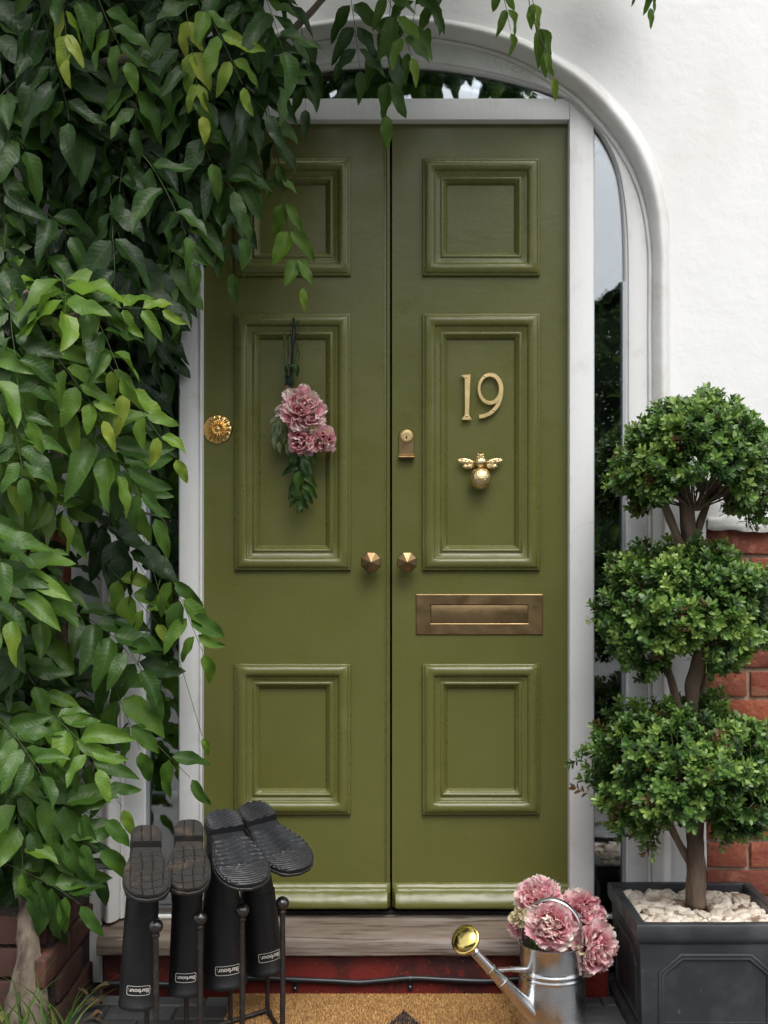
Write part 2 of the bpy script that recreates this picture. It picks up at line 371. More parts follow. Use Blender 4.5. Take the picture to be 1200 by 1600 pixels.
step = thing('doorstep', (0, -.1, 0), 'weathered grey-brown sill over a peeling red painted riser below the green doors', 'doorstep')
def sillmesh():
    m = MB(); n = 90; x0, x1 = -.712, .56
    prof = [(0.03, .166), (-.02, .165), (-.08, .158), (-.14, .1515), (-.152, .149), (-.158, .144), (-.160, .137), (-.1605, .12), (-.160, .110), (-.155, .106), (-.12, .105), (.03, .105)]
    vs = []; fs = []
    for i in range(n+1):
        x = x0+(x1-x0)*i/n
        for j, (yy, zz) in enumerate(prof):
            k = mnoise.noise(Vector((x*9, yy*40, zz*60)))*.0022+mnoise.noise(Vector((x*30, yy*20, 3+zz*90)))*.001
            vs.append((x, yy+k, zz+k*.8))
    p = len(prof)
    for i in range(n):
        for j in range(p):
            j2 = (j+1) % p; fs.append((i*p+j, i*p+j2, (i+1)*p+j2, (i+1)*p+j))
    fs.append(tuple(range(p))); fs.append(tuple(n*p+j for j in range(p-1, -1, -1)))
    return m.add(vs, fs)
sillmesh().build('sill', M['sill'], step)
MB().box(-.70, .56, -.13, -.02, -.02, .1045, .004).build('riser', M['redstep'], step)
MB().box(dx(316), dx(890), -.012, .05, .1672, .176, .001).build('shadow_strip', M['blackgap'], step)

# ------------------------------------------------------------------ curves for the arched surround
def catmull(pts, n):
    P = [np.array(p, float) for p in pts]; P = [2*P[0]-P[1]]+P+[2*P[-1]-P[-2]]; out = []
    for i in range(1, len(P)-2):
        for k in range(12):
            t = k/12; a, b, c, d = P[i-1], P[i], P[i+1], P[i+2]
            out.append(.5*((2*b)+(c-a)*t+(2*a-5*b+4*c-d)*t*t+(3*b-a-3*c+d)*t**3))
    out.append(P[-2]); out = np.array(out)
    s = np.concatenate([[0], np.cumsum(np.linalg.norm(np.diff(out, axis=0), axis=1))]); tt = np.linspace(0, s[-1], n)
    return np.stack([np.interp(tt, s, out[:, 0]), np.interp(tt, s, out[:, 1])], 1)
CX = 603
def full(right_arc, bottom, nv=12, na=60):
    """closed-at-top arch from lower right over the crown to lower left, in pixels"""
    a = catmull(right_arc, na); x0, y0 = a[0]
    col = np.stack([np.full(nv, x0), np.linspace(bottom, y0, nv, endpoint=False)], 1)
    r = np.concatenate([col, a]); l = r[::-1][1:].copy(); l[:, 0] = 2*CX-l[:, 0]
    return np.concatenate([r, l])
innerA = [(977, 430), (976, 370), (973, 318), (966, 270), (953, 232), (932, 196), (905, 164), (872, 146), (820, 129), (760, 115), (690, 104), (640, 101), (603, 100)]
bandA = [(1013, 430), (1012, 380), (1006, 335), (992, 288), (968, 240), (932, 192), (888, 150), (832, 112), (770, 85), (705, 69), (645, 61), (603, 59)]
rollA = [(1050, 430), (1049, 370), (1044, 315), (1030, 258), (1004, 205), (968, 157), (922, 114), (870, 80), (812, 53), (750, 35), (690, 25), (640, 20), (603, 18)]
def scalept(c, Y):
    return [W(px, py, Y) for px, py in c]
def loft(cA, cB, YA, prof, name, mat, parent, close=None):
    """surface between two pixel curves, lying about Y=YA; prof (v across, forward depth)"""
    A = np.array(scalept(cA, YA)); B = np.array(scalept(cB, YA)); n = len(A); p = len(prof); vs = []; fs = []
    for i in range(n):
        for v, h in prof:
            q = A[i]*(1-v)+B[i]*v; vs.append((q[0], -h, q[2]))
    for i in range(n-1):
        for j in range(p-1): fs.append((i*p+j, i*p+j+1, (i+1)*p+j+1, (i+1)*p+j))
    for e, rv in ((0, 1), (n-1, 0)):
        f = [e*p+j for j in range(p)]; fs.append(tuple(f if rv else f[::-1]))
    return MB().add(vs, fs).build(name, mat, parent, sharp=32)
BOT = 1436
cI = full(innerA, BOT); cBd = full(bandA, BOT); cR = full(rollA, BOT)
sur = thing('door_surround', (0, -.02, .16), 'white arched timber and plaster surround with fanlight and sidelights round the green doors', 'door frame')
loft(cI, cBd, -.045, [(.0, -.03), (.0, .004), (.0, .028), (.06, .034), (.13, .036), (.16, .044), (.25, .046), (.9, .046), (.96, .044), (1.0, .040), (1.0, -.03)], 'arch_frame', M['white'], sur)
# moulded roll, a little uneven like old plaster
rp = [(-.02, .02), (-.02, .038), (.0, .036), (.03, .036), (.035, .050), (.05, .053), (.13, .0545), (.16, .053), (.165, .050), (.19, .0505), (.20, .058)]+[(.20+.68*i/14, .058+.034*math.sin(math.pi*(.06+.94*i/14))) for i in range(1, 15)]+[(.89, .048), (.92, .0465), (.97, .046), (1.0, .0445), (1.0, .02)]
ro = loft(cBd, cR, -.06, rp, 'plaster_roll', M['plaster_roll'], sur)
for v in ro.data.vertices:
    k = mnoise.noise(v.co*7)*.0025+mnoise.noise(v.co*31)*.0009
    v.co.x += k; v.co.y += k*.6; v.co.z += k
# posts and head
XL0, XL1, XR0, XR1 = [(p-600)*(CAM_D-.035)/FPX for p in (280, 315.5, 890, 928)]
ztop = lambda py: CAM_Z-(py-HOR)*(CAM_D-.035)/FPX
MB().box(XL0, XL1, -.035, .07, .1655, ztop(158), .0025).build('post', M['white'], sur)
MB().box(XR0, XR1, -.035, .07, .1655, ztop(158), .0025).build('post', M['white'], sur)
MB().box(XL1-.006, XL1+.001, -.040, -.033, .1655, ztop(186), .002).build('edge_bead', M['white'], sur)
hd = MB().box(XL1, XR0, -.033, .07, ztop(186.3), ztop(153), .0025); hd.build('head', M['white'], sur)
# panes, and grey beads coloured as the shading line of the glass rebate
xg0 = (928-600)*(CAM_D)/FPX; xg1 = W(980, 0, -.02)[0]
def strip_pane(pts, name, mat, Y0, Y1):
    return MB().prism(pts, Y0, Y1).build(name, mat, sur, smooth=False)
# sidelight panes follow the inner arch curve
def side_poly(sign):
    arc = [W(p[0], p[1], -.03) for p in catmull(innerA, 60) if p[0] > 905]
    pts = [(x-0, z) for x, _, z in arc]
    xin = (905-600)/602.
    pts = [(xin, .17), (pts[0][0]+.006, .17)]+[(x+.006, z+.004) for x, z in pts]+[(xin, pts[-1][1]+.004)]
    return pts if sign > 0 else [(2*dx(CX)-x, z) for x, z in pts][::-1]
for s in (1, -1): strip_pane(side_poly(s), 'sidelight_pane', M['glass'], -.014, -.020)
arc = [W(p[0], p[1], -.03) for p in catmull(innerA, 60) if p[1] < 160]
fp = [(x, z+.005) for x, _, z in arc]; fl = [(2*dx(CX)-x, z) for x, z in fp][::-1]
zb = ztop(160)
strip_pane([(fl[-1][0], zb), (fp[0][0], zb)]+fp+fl[1:], 'fanlight_pane', M['glass'], -.014, -.020)
for s in (1, -1):
    a = (971.5, 976.5) if s > 0 else (2*CX-976.5, 2*CX-971.5)
    X0, X1 = W(a[0], 0, -.02)[0], W(a[1], 0, -.02)[0]
    MB().box(X0, X1, -.034, -.016, .166, CAM_Z+.70, .001).build('shade_grey_bead', M['lead'], sur)
    b0, b1 = (XR1, XR1+.003) if s > 0 else (XL0-.003, XL0)
    MB().box(b0, b1, -.027, -.016, .166, CAM_Z+1.08, .0008).build('shade_grey_bead', M['lead'], sur)
    w0, w1 = (XR1, W(977, 0, -.03)[0]) if s > 0 else (W(229, 0, -.03)[0], XL0)
    MB().box(w0, w1, -.03, .05, .160, W(0, 1430, -.03)[2], .003).build('bottom_rail', M['white'], sur)

# ------------------------------------------------------------------ house wall
wall = thing('house_wall', (0, 0, 0), 'white rendered house front above red brick courses around the arched doorway', 'wall')
# render: from the roll's outer edge to the far outline
YW = -.042
zbr = W(0, 815, YW)[2]                    # lower edge of the render beside the bricks
A = np.array(scalept(cR, -.06)); n = len(A)
XP = W(1104, 0, YW)[0]; XPL = W(110, 0, YW)[0]
outer = []
XE, ZE = 2.9, 3.6
apex = n//2
for i in range(n):
    x, _, z = A[i]
    sgn = 1 if i <= apex else -1
    if z < 1.75: outer.append((sgn*XE, z))
    else:
        zc = 1.75; t = abs(i-apex)/(apex); ang = math.atan2(z-zc, abs(x-dx(CX))+1e-6)
        k = ang/(math.pi/2); corner = .55
        if k < corner: outer.append((sgn*XE, zc+(ZE-zc)*k/corner))
        else: outer.append((sgn*XE*(1-(k-corner)/(1-corner)), ZE))
vs = []; fs = []; S = 14
for i in range(n):
    x, _, z = A[i]
    for j in range(S+1):
        t = (j/S)**1.6; X = x*(1-t)+outer[i][0]*t; Z = z*(1-t)+outer[i][1]*t
        vs.append((X, YW+mnoise.noise(Vector((X*2.3, 0, Z*2.3)))*.003, Z))
keep = lambda q: all(vs[k][2] > zbr-.02 for k in q)
for i in range(n-1):
    for j in range(S):
        q = (i*(S+1)+j, i*(S+1)+j+1, (i+1)*(S+1)+j+1, (i+1)*(S+1)+j)
        if keep(q): fs.append(q)
rm = MB().add(vs, fs)
# only keep what is above the brick line: rows just above are squared off by the band below
rm.build('render', M['render'], wall)
zlow = min(vs[k][2] for f in fs for k in f)
xr = A[0][0]; xl = A[-1][0]
# pilaster strips of render beside the door down to the ground
def rough_slab(x0, x1, z0, z1, y0, y1, name, mat, amp=.003, nx=10, nz=30, wob=(0, 0, 0, 0)):
    vs = []; fs = []
    for j in range(nz+1):
        for i in range(nx+1):
            x = x0+(x1-x0)*i/nx; z = z0+(z1-z0)*j/nz
            e = mnoise.noise(Vector((x*25, z*25, 1.3)))
            X = x+(wob[0]*e if i == 0 else 0)+(wob[1]*e if i == nx else 0); Z = z+(wob[2]*e if j == 0 else 0)+(wob[3]*e if j == nz else 0)
            edge = min(i, nx-i, j, nz-j)
            vs.append((X, y1+mnoise.noise(Vector((x*9, 2, z*9)))*amp+(.004 if edge == 0 and amp else 0), Z))
    m = (nx+1)
    for j in range(nz):
        for i in range(nx): fs.append((j*m+i, j*m+i+1, (j+1)*m+i+1, (j+1)*m+i))
    b = len(vs); bd = [i for i in range(m)]+[j*m+nx for j in range(1, nz+1)]+[nz*m+i for i in range(nx-1, -1, -1)]+[j*m for j in range(nz-1, 0, -1)]
    vs += [(vs[k][0], y0, vs[k][2]) for k in bd]; L = len(bd)
    for k in range(L): fs.append((bd[k], b+k, b+(k+1) % L, bd[(k+1) % L]))
    return MB().add(vs, fs).build(name, mat, wall, sharp=50)
rough_slab(xr-.002, XP, .0, zlow, .0, YW, 'render_strip', M['render'], nz=50, wob=(0, .004, 0, 0))
rough_slab(XPL, xl+.002, .0, zlow, .0, YW, 'render_strip', M['render'], nz=50, wob=(.004, 0, 0, 0))
rough_slab(XP-.001, XE, zbr+.004, zlow, .0, YW-.001, 'render_edge', M['render'], nx=120, nz=4, wob=(0, 0, .012, 0), amp=.004)
rough_slab(-XE, XPL+.001, zbr+.004, zlow, .0, YW-.001, 'render_edge', M['render'], nx=120, nz=4, wob=(0, 0, .012, 0), amp=.004)
# ragged mortar lip under the render
rough_slab(XP+.004, XE, zbr-.022, zbr+.012, .0, YW-.012, 'mortar_lip', M['plaster_roll'], nx=140, nz=5, wob=(0, 0, .012, .012), amp=.012)
rough_slab(-XE, XPL-.004, zbr-.022, zbr+.012, .0, YW-.012, 'mortar_lip', M['plaster_roll'], nx=140, nz=5, wob=(0, 0, .012, .012), amp=.012)
MB().box(XP+.001, XE, -.018, .10, -.02, zbr+.003).build('mortar_bed', M['mortar'], wall, smooth=False)
MB().box(-XE, XPL-.001, -.018, .10, -.02, zbr+.003).build('mortar_bed', M['mortar'], wall, smooth=False)
MB().box(-XE, xl-.01, .10, .35, -.02, ZE).build('wall_core', M['mortar'], wall, smooth=False)
MB().box(xr+.01, XE, .10, .35, -.02, ZE).build('wall_core', M['mortar'], wall, smooth=False)
MB().box(xl-.01, xr+.01, .10, .35, A[apex][2]+.02, ZE).build('wall_core', M['mortar'], wall, smooth=False)
br = random.Random(5)
def brick_mesh(L, seed):
    r = random.Random(seed); m = MB().box(-L/2, L/2, -.012, .012, -.0315, .0315, .004, 2)
    m.v = [(x+r.uniform(-.0012, .0012), y+r.uniform(-.001, .001), z+r.uniform(-.0012, .0012)) for x, y, z in m.v]
    o = m.build('brick', M['brick']); me = o.data; bpy.data.objects.remove(o); return me
stretch = [brick_mesh(.215, k) for k in range(5)]; header = [brick_mesh(.1025, k+9) for k in range(4)]; closer = [brick_mesh(.06, 20)]
def lay(xa, xb, sgn, z0, z1, yf, parent):
    """courses run outward from xa in direction sgn"""
    row = 0; z = z1-.0335
    while z > z0-.03:
        x = xa+.005*sgn; st = row % 2
        first = True
        while (xb-x)*sgn > .06:
            if st == 0: me, L = br.choice(stretch), .215
            else: me, L = br.choice(header), .1025
            if row % 2 and not first and L == .1025 and abs(x-xa) < .12: me, L = closer[0], .06
            o = link('brick', me, parent); o.location = (x+sgn*L/2, yf+br.uniform(-.0015, .0015), z); o.rotation_euler = (0, br.uniform(-.006, .006), 0 if br.random() < .5 else math.pi)
            x += sgn*(L+.010); st = 1-st; first = False
        z -= .0735; row += 1
lay(XP, 2.3, 1, 0, zbr-.018, -.0165, wall); lay(XPL, -2.1, -1, 0, zbr-.018, -.0165, wall)
# dark hall behind the glass
h = MB(); h.box(-1.4, 1.4, 2.5, 2.55, 0, 3); h.box(-1.4, -1.35, .36, 2.5, 0, 3); h.box(1.35, 1.4, .36, 2.5, 0, 3); h.box(-1.4, 1.4, .36, 2.5, 2.95, 3); h.box(-.9, .9, .08, 2.5, 0, .05)
h.build('hall_interior', M['dark'], wall, smooth=False)

# low brick side wall on the left, running towards the camera
low = thing('brick_side_wall', (-.86, -.45, 0), 'dark brick side wall low at left, running forward beside the wellington boots', 'wall')
MB().box(-1.0, -.752, -.42, -.062, -.02, .29).build('mortar_bed', M['soil'], low, smooth=False)
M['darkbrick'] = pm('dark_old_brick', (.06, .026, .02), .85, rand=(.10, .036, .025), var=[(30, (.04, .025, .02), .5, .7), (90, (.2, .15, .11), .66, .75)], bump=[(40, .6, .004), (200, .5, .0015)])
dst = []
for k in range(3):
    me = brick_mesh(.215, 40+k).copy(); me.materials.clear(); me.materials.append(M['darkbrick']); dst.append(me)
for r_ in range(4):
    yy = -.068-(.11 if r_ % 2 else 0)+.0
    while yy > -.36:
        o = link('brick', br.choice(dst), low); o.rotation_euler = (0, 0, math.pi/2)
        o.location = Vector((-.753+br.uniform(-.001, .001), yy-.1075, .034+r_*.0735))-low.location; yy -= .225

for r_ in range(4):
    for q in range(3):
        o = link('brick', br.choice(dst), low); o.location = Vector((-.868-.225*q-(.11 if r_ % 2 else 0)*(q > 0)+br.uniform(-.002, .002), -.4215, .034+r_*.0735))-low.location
# ------------------------------------------------------------------ door leaves
PROF = [(0, -.004), (0, .0085), (.8, .0105), (2.2, .0112), (3.0, .0112), (3.6, .0128), (5.5, .0158), (8, .0178), (11, .0188), (14, .0183), (16.5, .0166), (18.5, .0138), (19.3, .0118),
        (20.0, .0095), (21.2, .0085), (22.2, .0086), (24.5, .0060), (26.5, .0048), (28.0, .0046), (28.6, .0060), (30.2, .0072), (31.8, .0070), (33.0, .0052), (34.0, .0030), (35.8, .0008), (37.2, -.0020), (38.6, -.0060), (39.6, -.0095), (39.8, -.013)]
def moulding(x0, x1, y0, y1, parent, seed):
    """mitred bolection moulding; pixel rectangle on the door face"""
    vs = []; fs = []; p = len(PROF); corners = [(x0, y0, 1, 1), (x1, y0, -1, 1), (x1, y1, -1, -1), (x0, y1, 1, -1)]
    ring = []
    for c in range(4):
        a = corners[c]; b = corners[(c+1) % 4]; seg = 14
        for k in range(seg): ring.append((a, b, k/seg))
    for a, b, t in ring:
        for j, (o, h) in enumerate(PROF):
            o_ = o*1.0
            X = (a[0]+a[2]*o_)*(1-t)+(b[0]+b[2]*o_)*t; Y = (a[1]+a[3]*o_)*(1-t)+(b[1]+b[3]*o_)*t
            wob = mnoise.noise(Vector((X*.03, Y*.03, seed+j*.15)))
            vs.append((dx(X+wob*.25), -h+wob*.0003, dz(Y+wob*.25)))
    n = len(ring)
    for i in range(n):
        for j in range(p-1): fs.append((i*p+j, i*p+j+1, ((i+1) % n)*p+j+1, ((i+1) % n)*p+j))
    return MB().add(vs, fs).build('panel_moulding', M['moulding'], parent, sharp=50)
def slab(x0, x1, y0, y1, holes, parent):
    xs = sorted({x0, x1}|{h[0]+4 for h in holes}|{h[1]-4 for h in holes}); ys = sorted({y0, y1}|{h[2]+4 for h in holes}|{h[3]-4 for h in holes})
    m = MB(); vs = []; fs = []; idx = {}
    def V(x, y, d):
        k = (x, y, d)
        if k not in idx: idx[k] = len(vs); vs.append((dx(x), d, dz(y)))
        return idx[k]
    for i in range(len(xs)-1):
        for j in range(len(ys)-1):
            cx, cy = (xs[i]+xs[i+1])/2, (ys[j]+ys[j+1])/2
            if any(h[0] < cx < h[1] and h[2] < cy < h[3] for h in holes): continue
            fs.append((V(xs[i], ys[j], 0), V(xs[i+1], ys[j], 0), V(xs[i+1], ys[j+1], 0), V(xs[i], ys[j+1], 0)))
    for a, b in (((x0, y0), (x1, y0)), ((x1, y0), (x1, y1)), ((x1, y1), (x0, y1)), ((x0, y1), (x0, y0))):
        fs.append((V(*a, 0), V(*b, 0), V(*b, .045), V(*a, .045)))
    fs.append((V(x0, y0, .045), V(x1, y0, .045), V(x1, y1, .045), V(x0, y1, .045)))
    return m.add(vs, fs).build('door_slab', M['door'], parent, smooth=False)
def weatherboard(x0, x1, parent, rl, rr):
    prof = [(0, .2475), (.006, .2465), (.010, .243), (.0115, .2385), (.014, .237), (.019, .236), (.0205, .2335), (.0215, .2315), (.026, .229), (.031, .2245), (.036, .219), (.041, .212), (.0445, .205), (.0462, .1985), (.0455, .193), (.042, .190), (.03, .1888), (0, .1885)]
    vs = []; fs = []; n = 60; p = len(prof)
    for i in range(n+1):
        t = i/n; X = dx(x0)+(dx(x1)-dx(x0))*t
        dl = (X-dx(x0)); dr = (dx(x1)-X)
        for j, (o, z) in enumerate(prof):
            k = 1.0
            if rl and dl < .012: k = min(k, math.sqrt(max(0, 1-(1-dl/.012)**2))*.55+.45)
            if rr and dr < .012: k = min(k, math.sqrt(max(0, 1-(1-dr/.012)**2))*.55+.45)
            e = mnoise.noise(Vector((X*14, z*60, 4)))*.0011+mnoise.noise(Vector((X*60, z*90, 9)))*.0005
            zz = z+e+(mnoise.noise(Vector((X*45, 7, 1)))*.0012 if j in (0, 1, p-1, p-2) else 0)
            vs.append((X, -(o*k)-e*(1 if 0 < j < p-1 else 0)+(.002 if j in (0, p-1) else 0), zz))
    for i in range(n):
        for j in range(p): fs.append((i*p+j, i*p+(j+1) % p, (i+1)*p+(j+1) % p, (i+1)*p+j))
    fs.append(tuple(range(p))); fs.append(tuple(n*p+j for j in range(p-1, -1, -1)))
    MB().add(vs, fs).build('weatherboard', M['moulding'], parent, sharp=50)
leaves = []
for nm, x0, x1, hx0, hx1, lab in (('L', 317, 609.3, 367, 548, 'left green panelled door leaf, with the brass rosette at its left edge'),
                                 ('R', 612.7, 889, 660, 843, 'right green panelled door leaf, with number 19, bee knocker and letter plate')):
    d = thing('door_leaf', (dx(x0), 0, dz(1420)), lab, 'door'); leaves.append(d)
    holes = [(hx0, hx1, 249, 432), (hx0, hx1, 491, 891), (hx0, hx1, 1037, 1272)]
    slab(x0, x1, 194, 1417, holes, d)
    for k, hh in enumerate(holes):
        moulding(hh[0], hh[1], hh[2], hh[3], d, k*3.1+x0)
        MB().box(dx(hh[0]+30), dx(hh[1]-30), .0085, .03, dz(hh[3]-30), dz(hh[2]+30)).build('panel', M['door'], d, smooth=False)
    weatherboard(x0-(.5 if nm == 'L' else -.5), x1+.5, d, nm == 'R', nm == 'L')
LD, RD = leaves
# meeting beads on the left leaf
bd = MB().tube([(dx(605.6), .0005, dz(195)), (dx(605.6), .0005, dz(1381))], .0035, 10); bd.build('meeting_bead', M['moulding'], LD)
MB().box(dx(600.4), dx(602.6), -.0015, .004, dz(1381), dz(195), .0005).build('meeting_bead', M['moulding'], LD)

# --- ironmongery
def knob(px, py, parent):
    c = Vector((dx(px), 0, dz(py)))
    m = MB(); m.lathe([(.021, 0), (.021, .003), (.016, .005), (.0105, .007), (.010, .026), (.013, .030)], c, (0, -1, 0), 28)
    nk = m.build('knob_neck', M['bronze'], parent)
    m = MB(); vs = []; fs = []
    prof = [(.012, .027), (.022, .029), (.0272, .037), (.0275, .042), (.0262, .0445), (0.0, .059)]
    for r, hgt in prof[:-1]:
        for k in range(8):
            a = math.pi/4*k+R(22.5); vs.append((c.x+r*math.cos(a), -hgt, c.z+r*math.sin(a)))
    vs.append((c.x, -.059, c.z)); ap = len(vs)-1
    for i in range(4):
        for k in range(8): fs.append((i*8+k, i*8+(k+1) % 8, (i+1)*8+(k+1) % 8, (i+1)*8+k))
    for k in range(8): fs.append((32+k, 32+(k+1) % 8, ap))
    fs.append(tuple(range(8)))
    m.add(vs, fs); o = m.build('knob', M['bronze'], parent, smooth=False)
    bv = o.modifiers.new('bevel', 'BEVEL'); bv.width = .0008; bv.segments = 2; bv.limit_method = 'ANGLE'; bv.angle_limit = R(10)
knob(580, 878, LD); knob(635.5, 878, RD)
# cylinder latch pull
def lock():
    pts = [(dx(623), dz(712)), (dx(647), dz(712)), (dx(647), dz(682))]
    for k in range(13): a = math.pi*k/12; pts.append((dx(635)+.02*math.cos(a), dz(682)+.02*math.sin(a)))
    pts.append((dx(623), dz(682)))
    pts = [p for i, p in enumerate(pts) if i == 0 or (abs(p[0]-pts[i-1][0])+abs(p[1]-pts[i-1][1])) > 1e-5]
    o = MB().prism(pts, 0, -.0045, .0012).build('latch_plate', M['bronze'], RD, smooth=False)
    lp = [(0, 0), (.006, -.001), (.013, -.004), (.018, -.006), (.020, -.010), (.017, -.013), (.010, -.0135), (0, -.012)]
    vs = []; fs = []
    for x in (dx(622.6), dx(647.4)):
        for o_, z in lp: vs.append((x, -o_-.004, dz(709)+z))
    n = len(lp)
    for j in range(n): fs.append((j, (j+1) % n, n+(j+1) % n, n+j))
    fs.append(tuple(range(n))); fs.append(tuple(range(2*n-1, n-1, -1)))
    MB().add(vs, fs).build('latch_lip', M['bronze'], RD, sharp=50)
    cy = MB().lathe([(.0165, 0), (.0165, .0055), (.0150, .0065), (.0143, .0055), (.0140, .0055), (.0138, .0075), (.0095, .0078), (.0092, .0072), (.0, .0072)], (dx(635), -.002, dz(682)), (0, -1, 0), 36).build('lock_cylinder', M['brass'], RD)
    kh = [(dx(635)+.0022*math.cos(a), dz(684)+.0022*math.sin(a)+.001) for a in [R(-50+i*280/10) for i in range(11)]]+[(dx(635)-.0012, dz(684)-.005), (dx(635)+.0012, dz(684)-.005)]
    MB().prism(kh, -.009, -.0097).build('keyhole', M['blackgap'], RD, smooth=False)
lock()
# letter plate
def letterplate():
    x0, x1, y0, y1 = 650, 848, 928.5, 991.5; a0, a1, b0, b1 = 673, 825, 945, 974
    vs = []; fs = []
    rings = [((x0, x1, y0, y1), 0), ((x0, x1, y0, y1), .003), ((x0+1, x1-1, y0+1, y1-1), .0042), ((a0-1, a1+1, b0-1, b1+1), .0042), ((a0, a1, b0, b1), .003), ((a0, a1, b0, b1), .0008)]
    for (p, q, r_, s_), h_ in rings:
        for X, Y in ((p, r_), (q, r_), (q, s_), (p, s_)): vs.append((dx(X), -h_, dz(Y)))
    for i in range(len(rings)-1):
        for k in range(4): fs.append((i*4+k, i*4+(k+1) % 4, (i+1)*4+(k+1) % 4, (i+1)*4+k))
    pl = MB().add(vs, fs).build('letter_plate', M['bronze'], RD, smooth=False)
    MB().box(dx(a0+.8), dx(a1-.8), -.0022, .001, dz(b1-.8), dz(b0+.8), .0007).build('letter_flap', M['bronze'], pl)
letterplate()
# numerals
def ribbon(pts, widths, y0, y1, ch):
    P = [Vector(p) for p in pts]; n = len(P); L_, R_ = [], []
    for i in range(n):
        t = (P[min(i+1, n-1)]-P[max(i-1, 0)]).normalized(); nn = Vector((-t.y, t.x)); L_.append(P[i]+nn*widths[i]/2); R_.append(P[i]-nn*widths[i]/2)
    vs = []; fs = []
    for i in range(n):
        c = P[i]
        for q, yy in ((L_[i], y0), (L_[i], y1+ch), (c+(L_[i]-c)*(1-ch*2/widths[i]), y1), (c+(R_[i]-c)*(1-ch*2/widths[i]), y1), (R_[i], y1+ch), (R_[i], y0)): vs.append((q.x, yy, q.y))
    for i in range(n-1):
        for k in range(6): fs.append((i*6+k, i*6+(k+1) % 6, (i+1)*6+(k+1) % 6, (i+1)*6+k))
    fs.append(tuple(range(6))); fs.append(tuple((n-1)*6+k for k in range(5, -1, -1)))
    return vs, fs
def numerals():
    one = [(721, 656.5), (737.5, 656.5), (736.5, 654), (733.5, 650), (733, 645), (735.2, 585), (720, 586.5), (721.5, 589), (725.5, 591.5), (725.8, 645), (725, 650), (722.5, 653)]
    m = MB().prism([(dx(x), dz(y)) for x, y in one][::-1], 0, -.006, .0012); o1 = m.build('numeral_one', M['brass'], RD, smooth=False)
    m = MB(); pts = []; wd = []
    for k in range(49):
        a = R(-20)+2*math.pi*k/48
        pts.append((dx(765.5+17.3*math.cos(a)), dz(608-22.0*math.sin(a)))); wd.append((6.3+1.3*math.cos(a))/600)
    v, f = ribbon(pts, wd, 0, -.006, .0012); m.add(v, f)
    tl = catmull([(783.3, 606), (782, 620), (777, 634), (767, 645), (757, 650), (748.5, 651.5)], 20)
    v, f = ribbon([(dx(x), dz(y)) for x, y in tl], [(7.2-.6*i/19)/600 for i in range(20)], 0, -.0058, .0012); m.add(v, f)
    o9 = m.build('numeral_nine', M['brass'], RD, smooth=False)
    for (x, y, o) in ((729.5, 590.5, o1), (729, 650.5, o1), (757, 587.5, o9), (771, 641, o9)):
        MB().ell((dx(x), -.006, dz(y)), (.0028, .0014, .0028), nu=12, nv=8).build('screw', M['goldfoil'], o)
numerals()
# bee knocker
def bee():
    c = lambda x, y, Y: (dx(x), Y, dz(y))
    b = MB().ell(c(750, 748.5, -.019), (.0285, .024, .0285), nu=32, nv=20).build('bee_body', M['goldfoil'], RD)
    MB().ell(c(750, 723, -.014), (.0185, .0155, .0150), nu=24, nv=16).build('bee_thorax', M['goldfoil'], RD)
    m = MB().ell(c(750, 712.5, -.010), (.0075, .009, .006)); m.tube([c(744.5, 714.5, -.012), c(755.5, 714.5, -.012)], .0035, 10); m.ell(c(746.5, 711, -.016), (.003, .003, .003)); m.ell(c(753.5, 711, -.016), (.003, .003, .003))
    m.build('bee_head', M['goldfoil'], RD)
    for s in (-1, 1):
        m = MB()
        for (ox, oy, la, wa, ang) in ((22, -1.5, .0225, .0092, -10), (18, 5.0, .0155, .0080, 6)):
            rot = Matrix.Rotation(R(s*ang), 3, 'Y')
            m.ell((dx(750+s*ox), -.007, dz(723.5+oy)), (la, .0035, wa), rot, 20, 10)
        for k in range(3): m.tube([c(750+s*13, 722+k*1.5, -.0105), c(750+s*(30-k*4), 717.5+k*4.5, -.0108)], .0008, 6)
        m.build('bee_wing', M['goldfoil'], RD)
bee()
# brass rosette
def rosette():
    m = MB(); vs = []; fs = []; nr, na = 16, 96; c = (dx(340.5), dz(671)); Rr = .0395
    for i in range(nr+1):
        r = i/nr
        for k in range(na):
            a = 2*math.pi*k/na; sc = 1-.055*abs(math.sin(4*a))**.7*r
            h = .012*(1-r**2)*.6+.006*math.sin(math.pi*min(1, r*1.05))
            h += .0034*math.cos(16*a)*math.sin(math.pi*min(1, max(0, (r-.15)/.8)))+(.0028*math.exp(-((r-.92)/.05)**2))+.006*math.exp(-(r/.10)**2)-.002*math.exp(-((r-.2)/.05)**2)
            h += .0010*mnoise.noise(Vector((r*9*math.cos(a), r*9*math.sin(a), 3)))
            if i == nr: h = 0
            vs.append((c[0]+Rr*sc*r*math.cos(a), -h-.001, c[1]+Rr*sc*r*math.sin(a)))
    for i in range(nr):
        for k in range(na): fs.append((i*na+k, i*na+(k+1) % na, (i+1)*na+(k+1) % na, (i+1)*na+k))
    m.add(vs, fs).build('brass_rosette', M['rosette'], LD, sharp=None)
rosette()

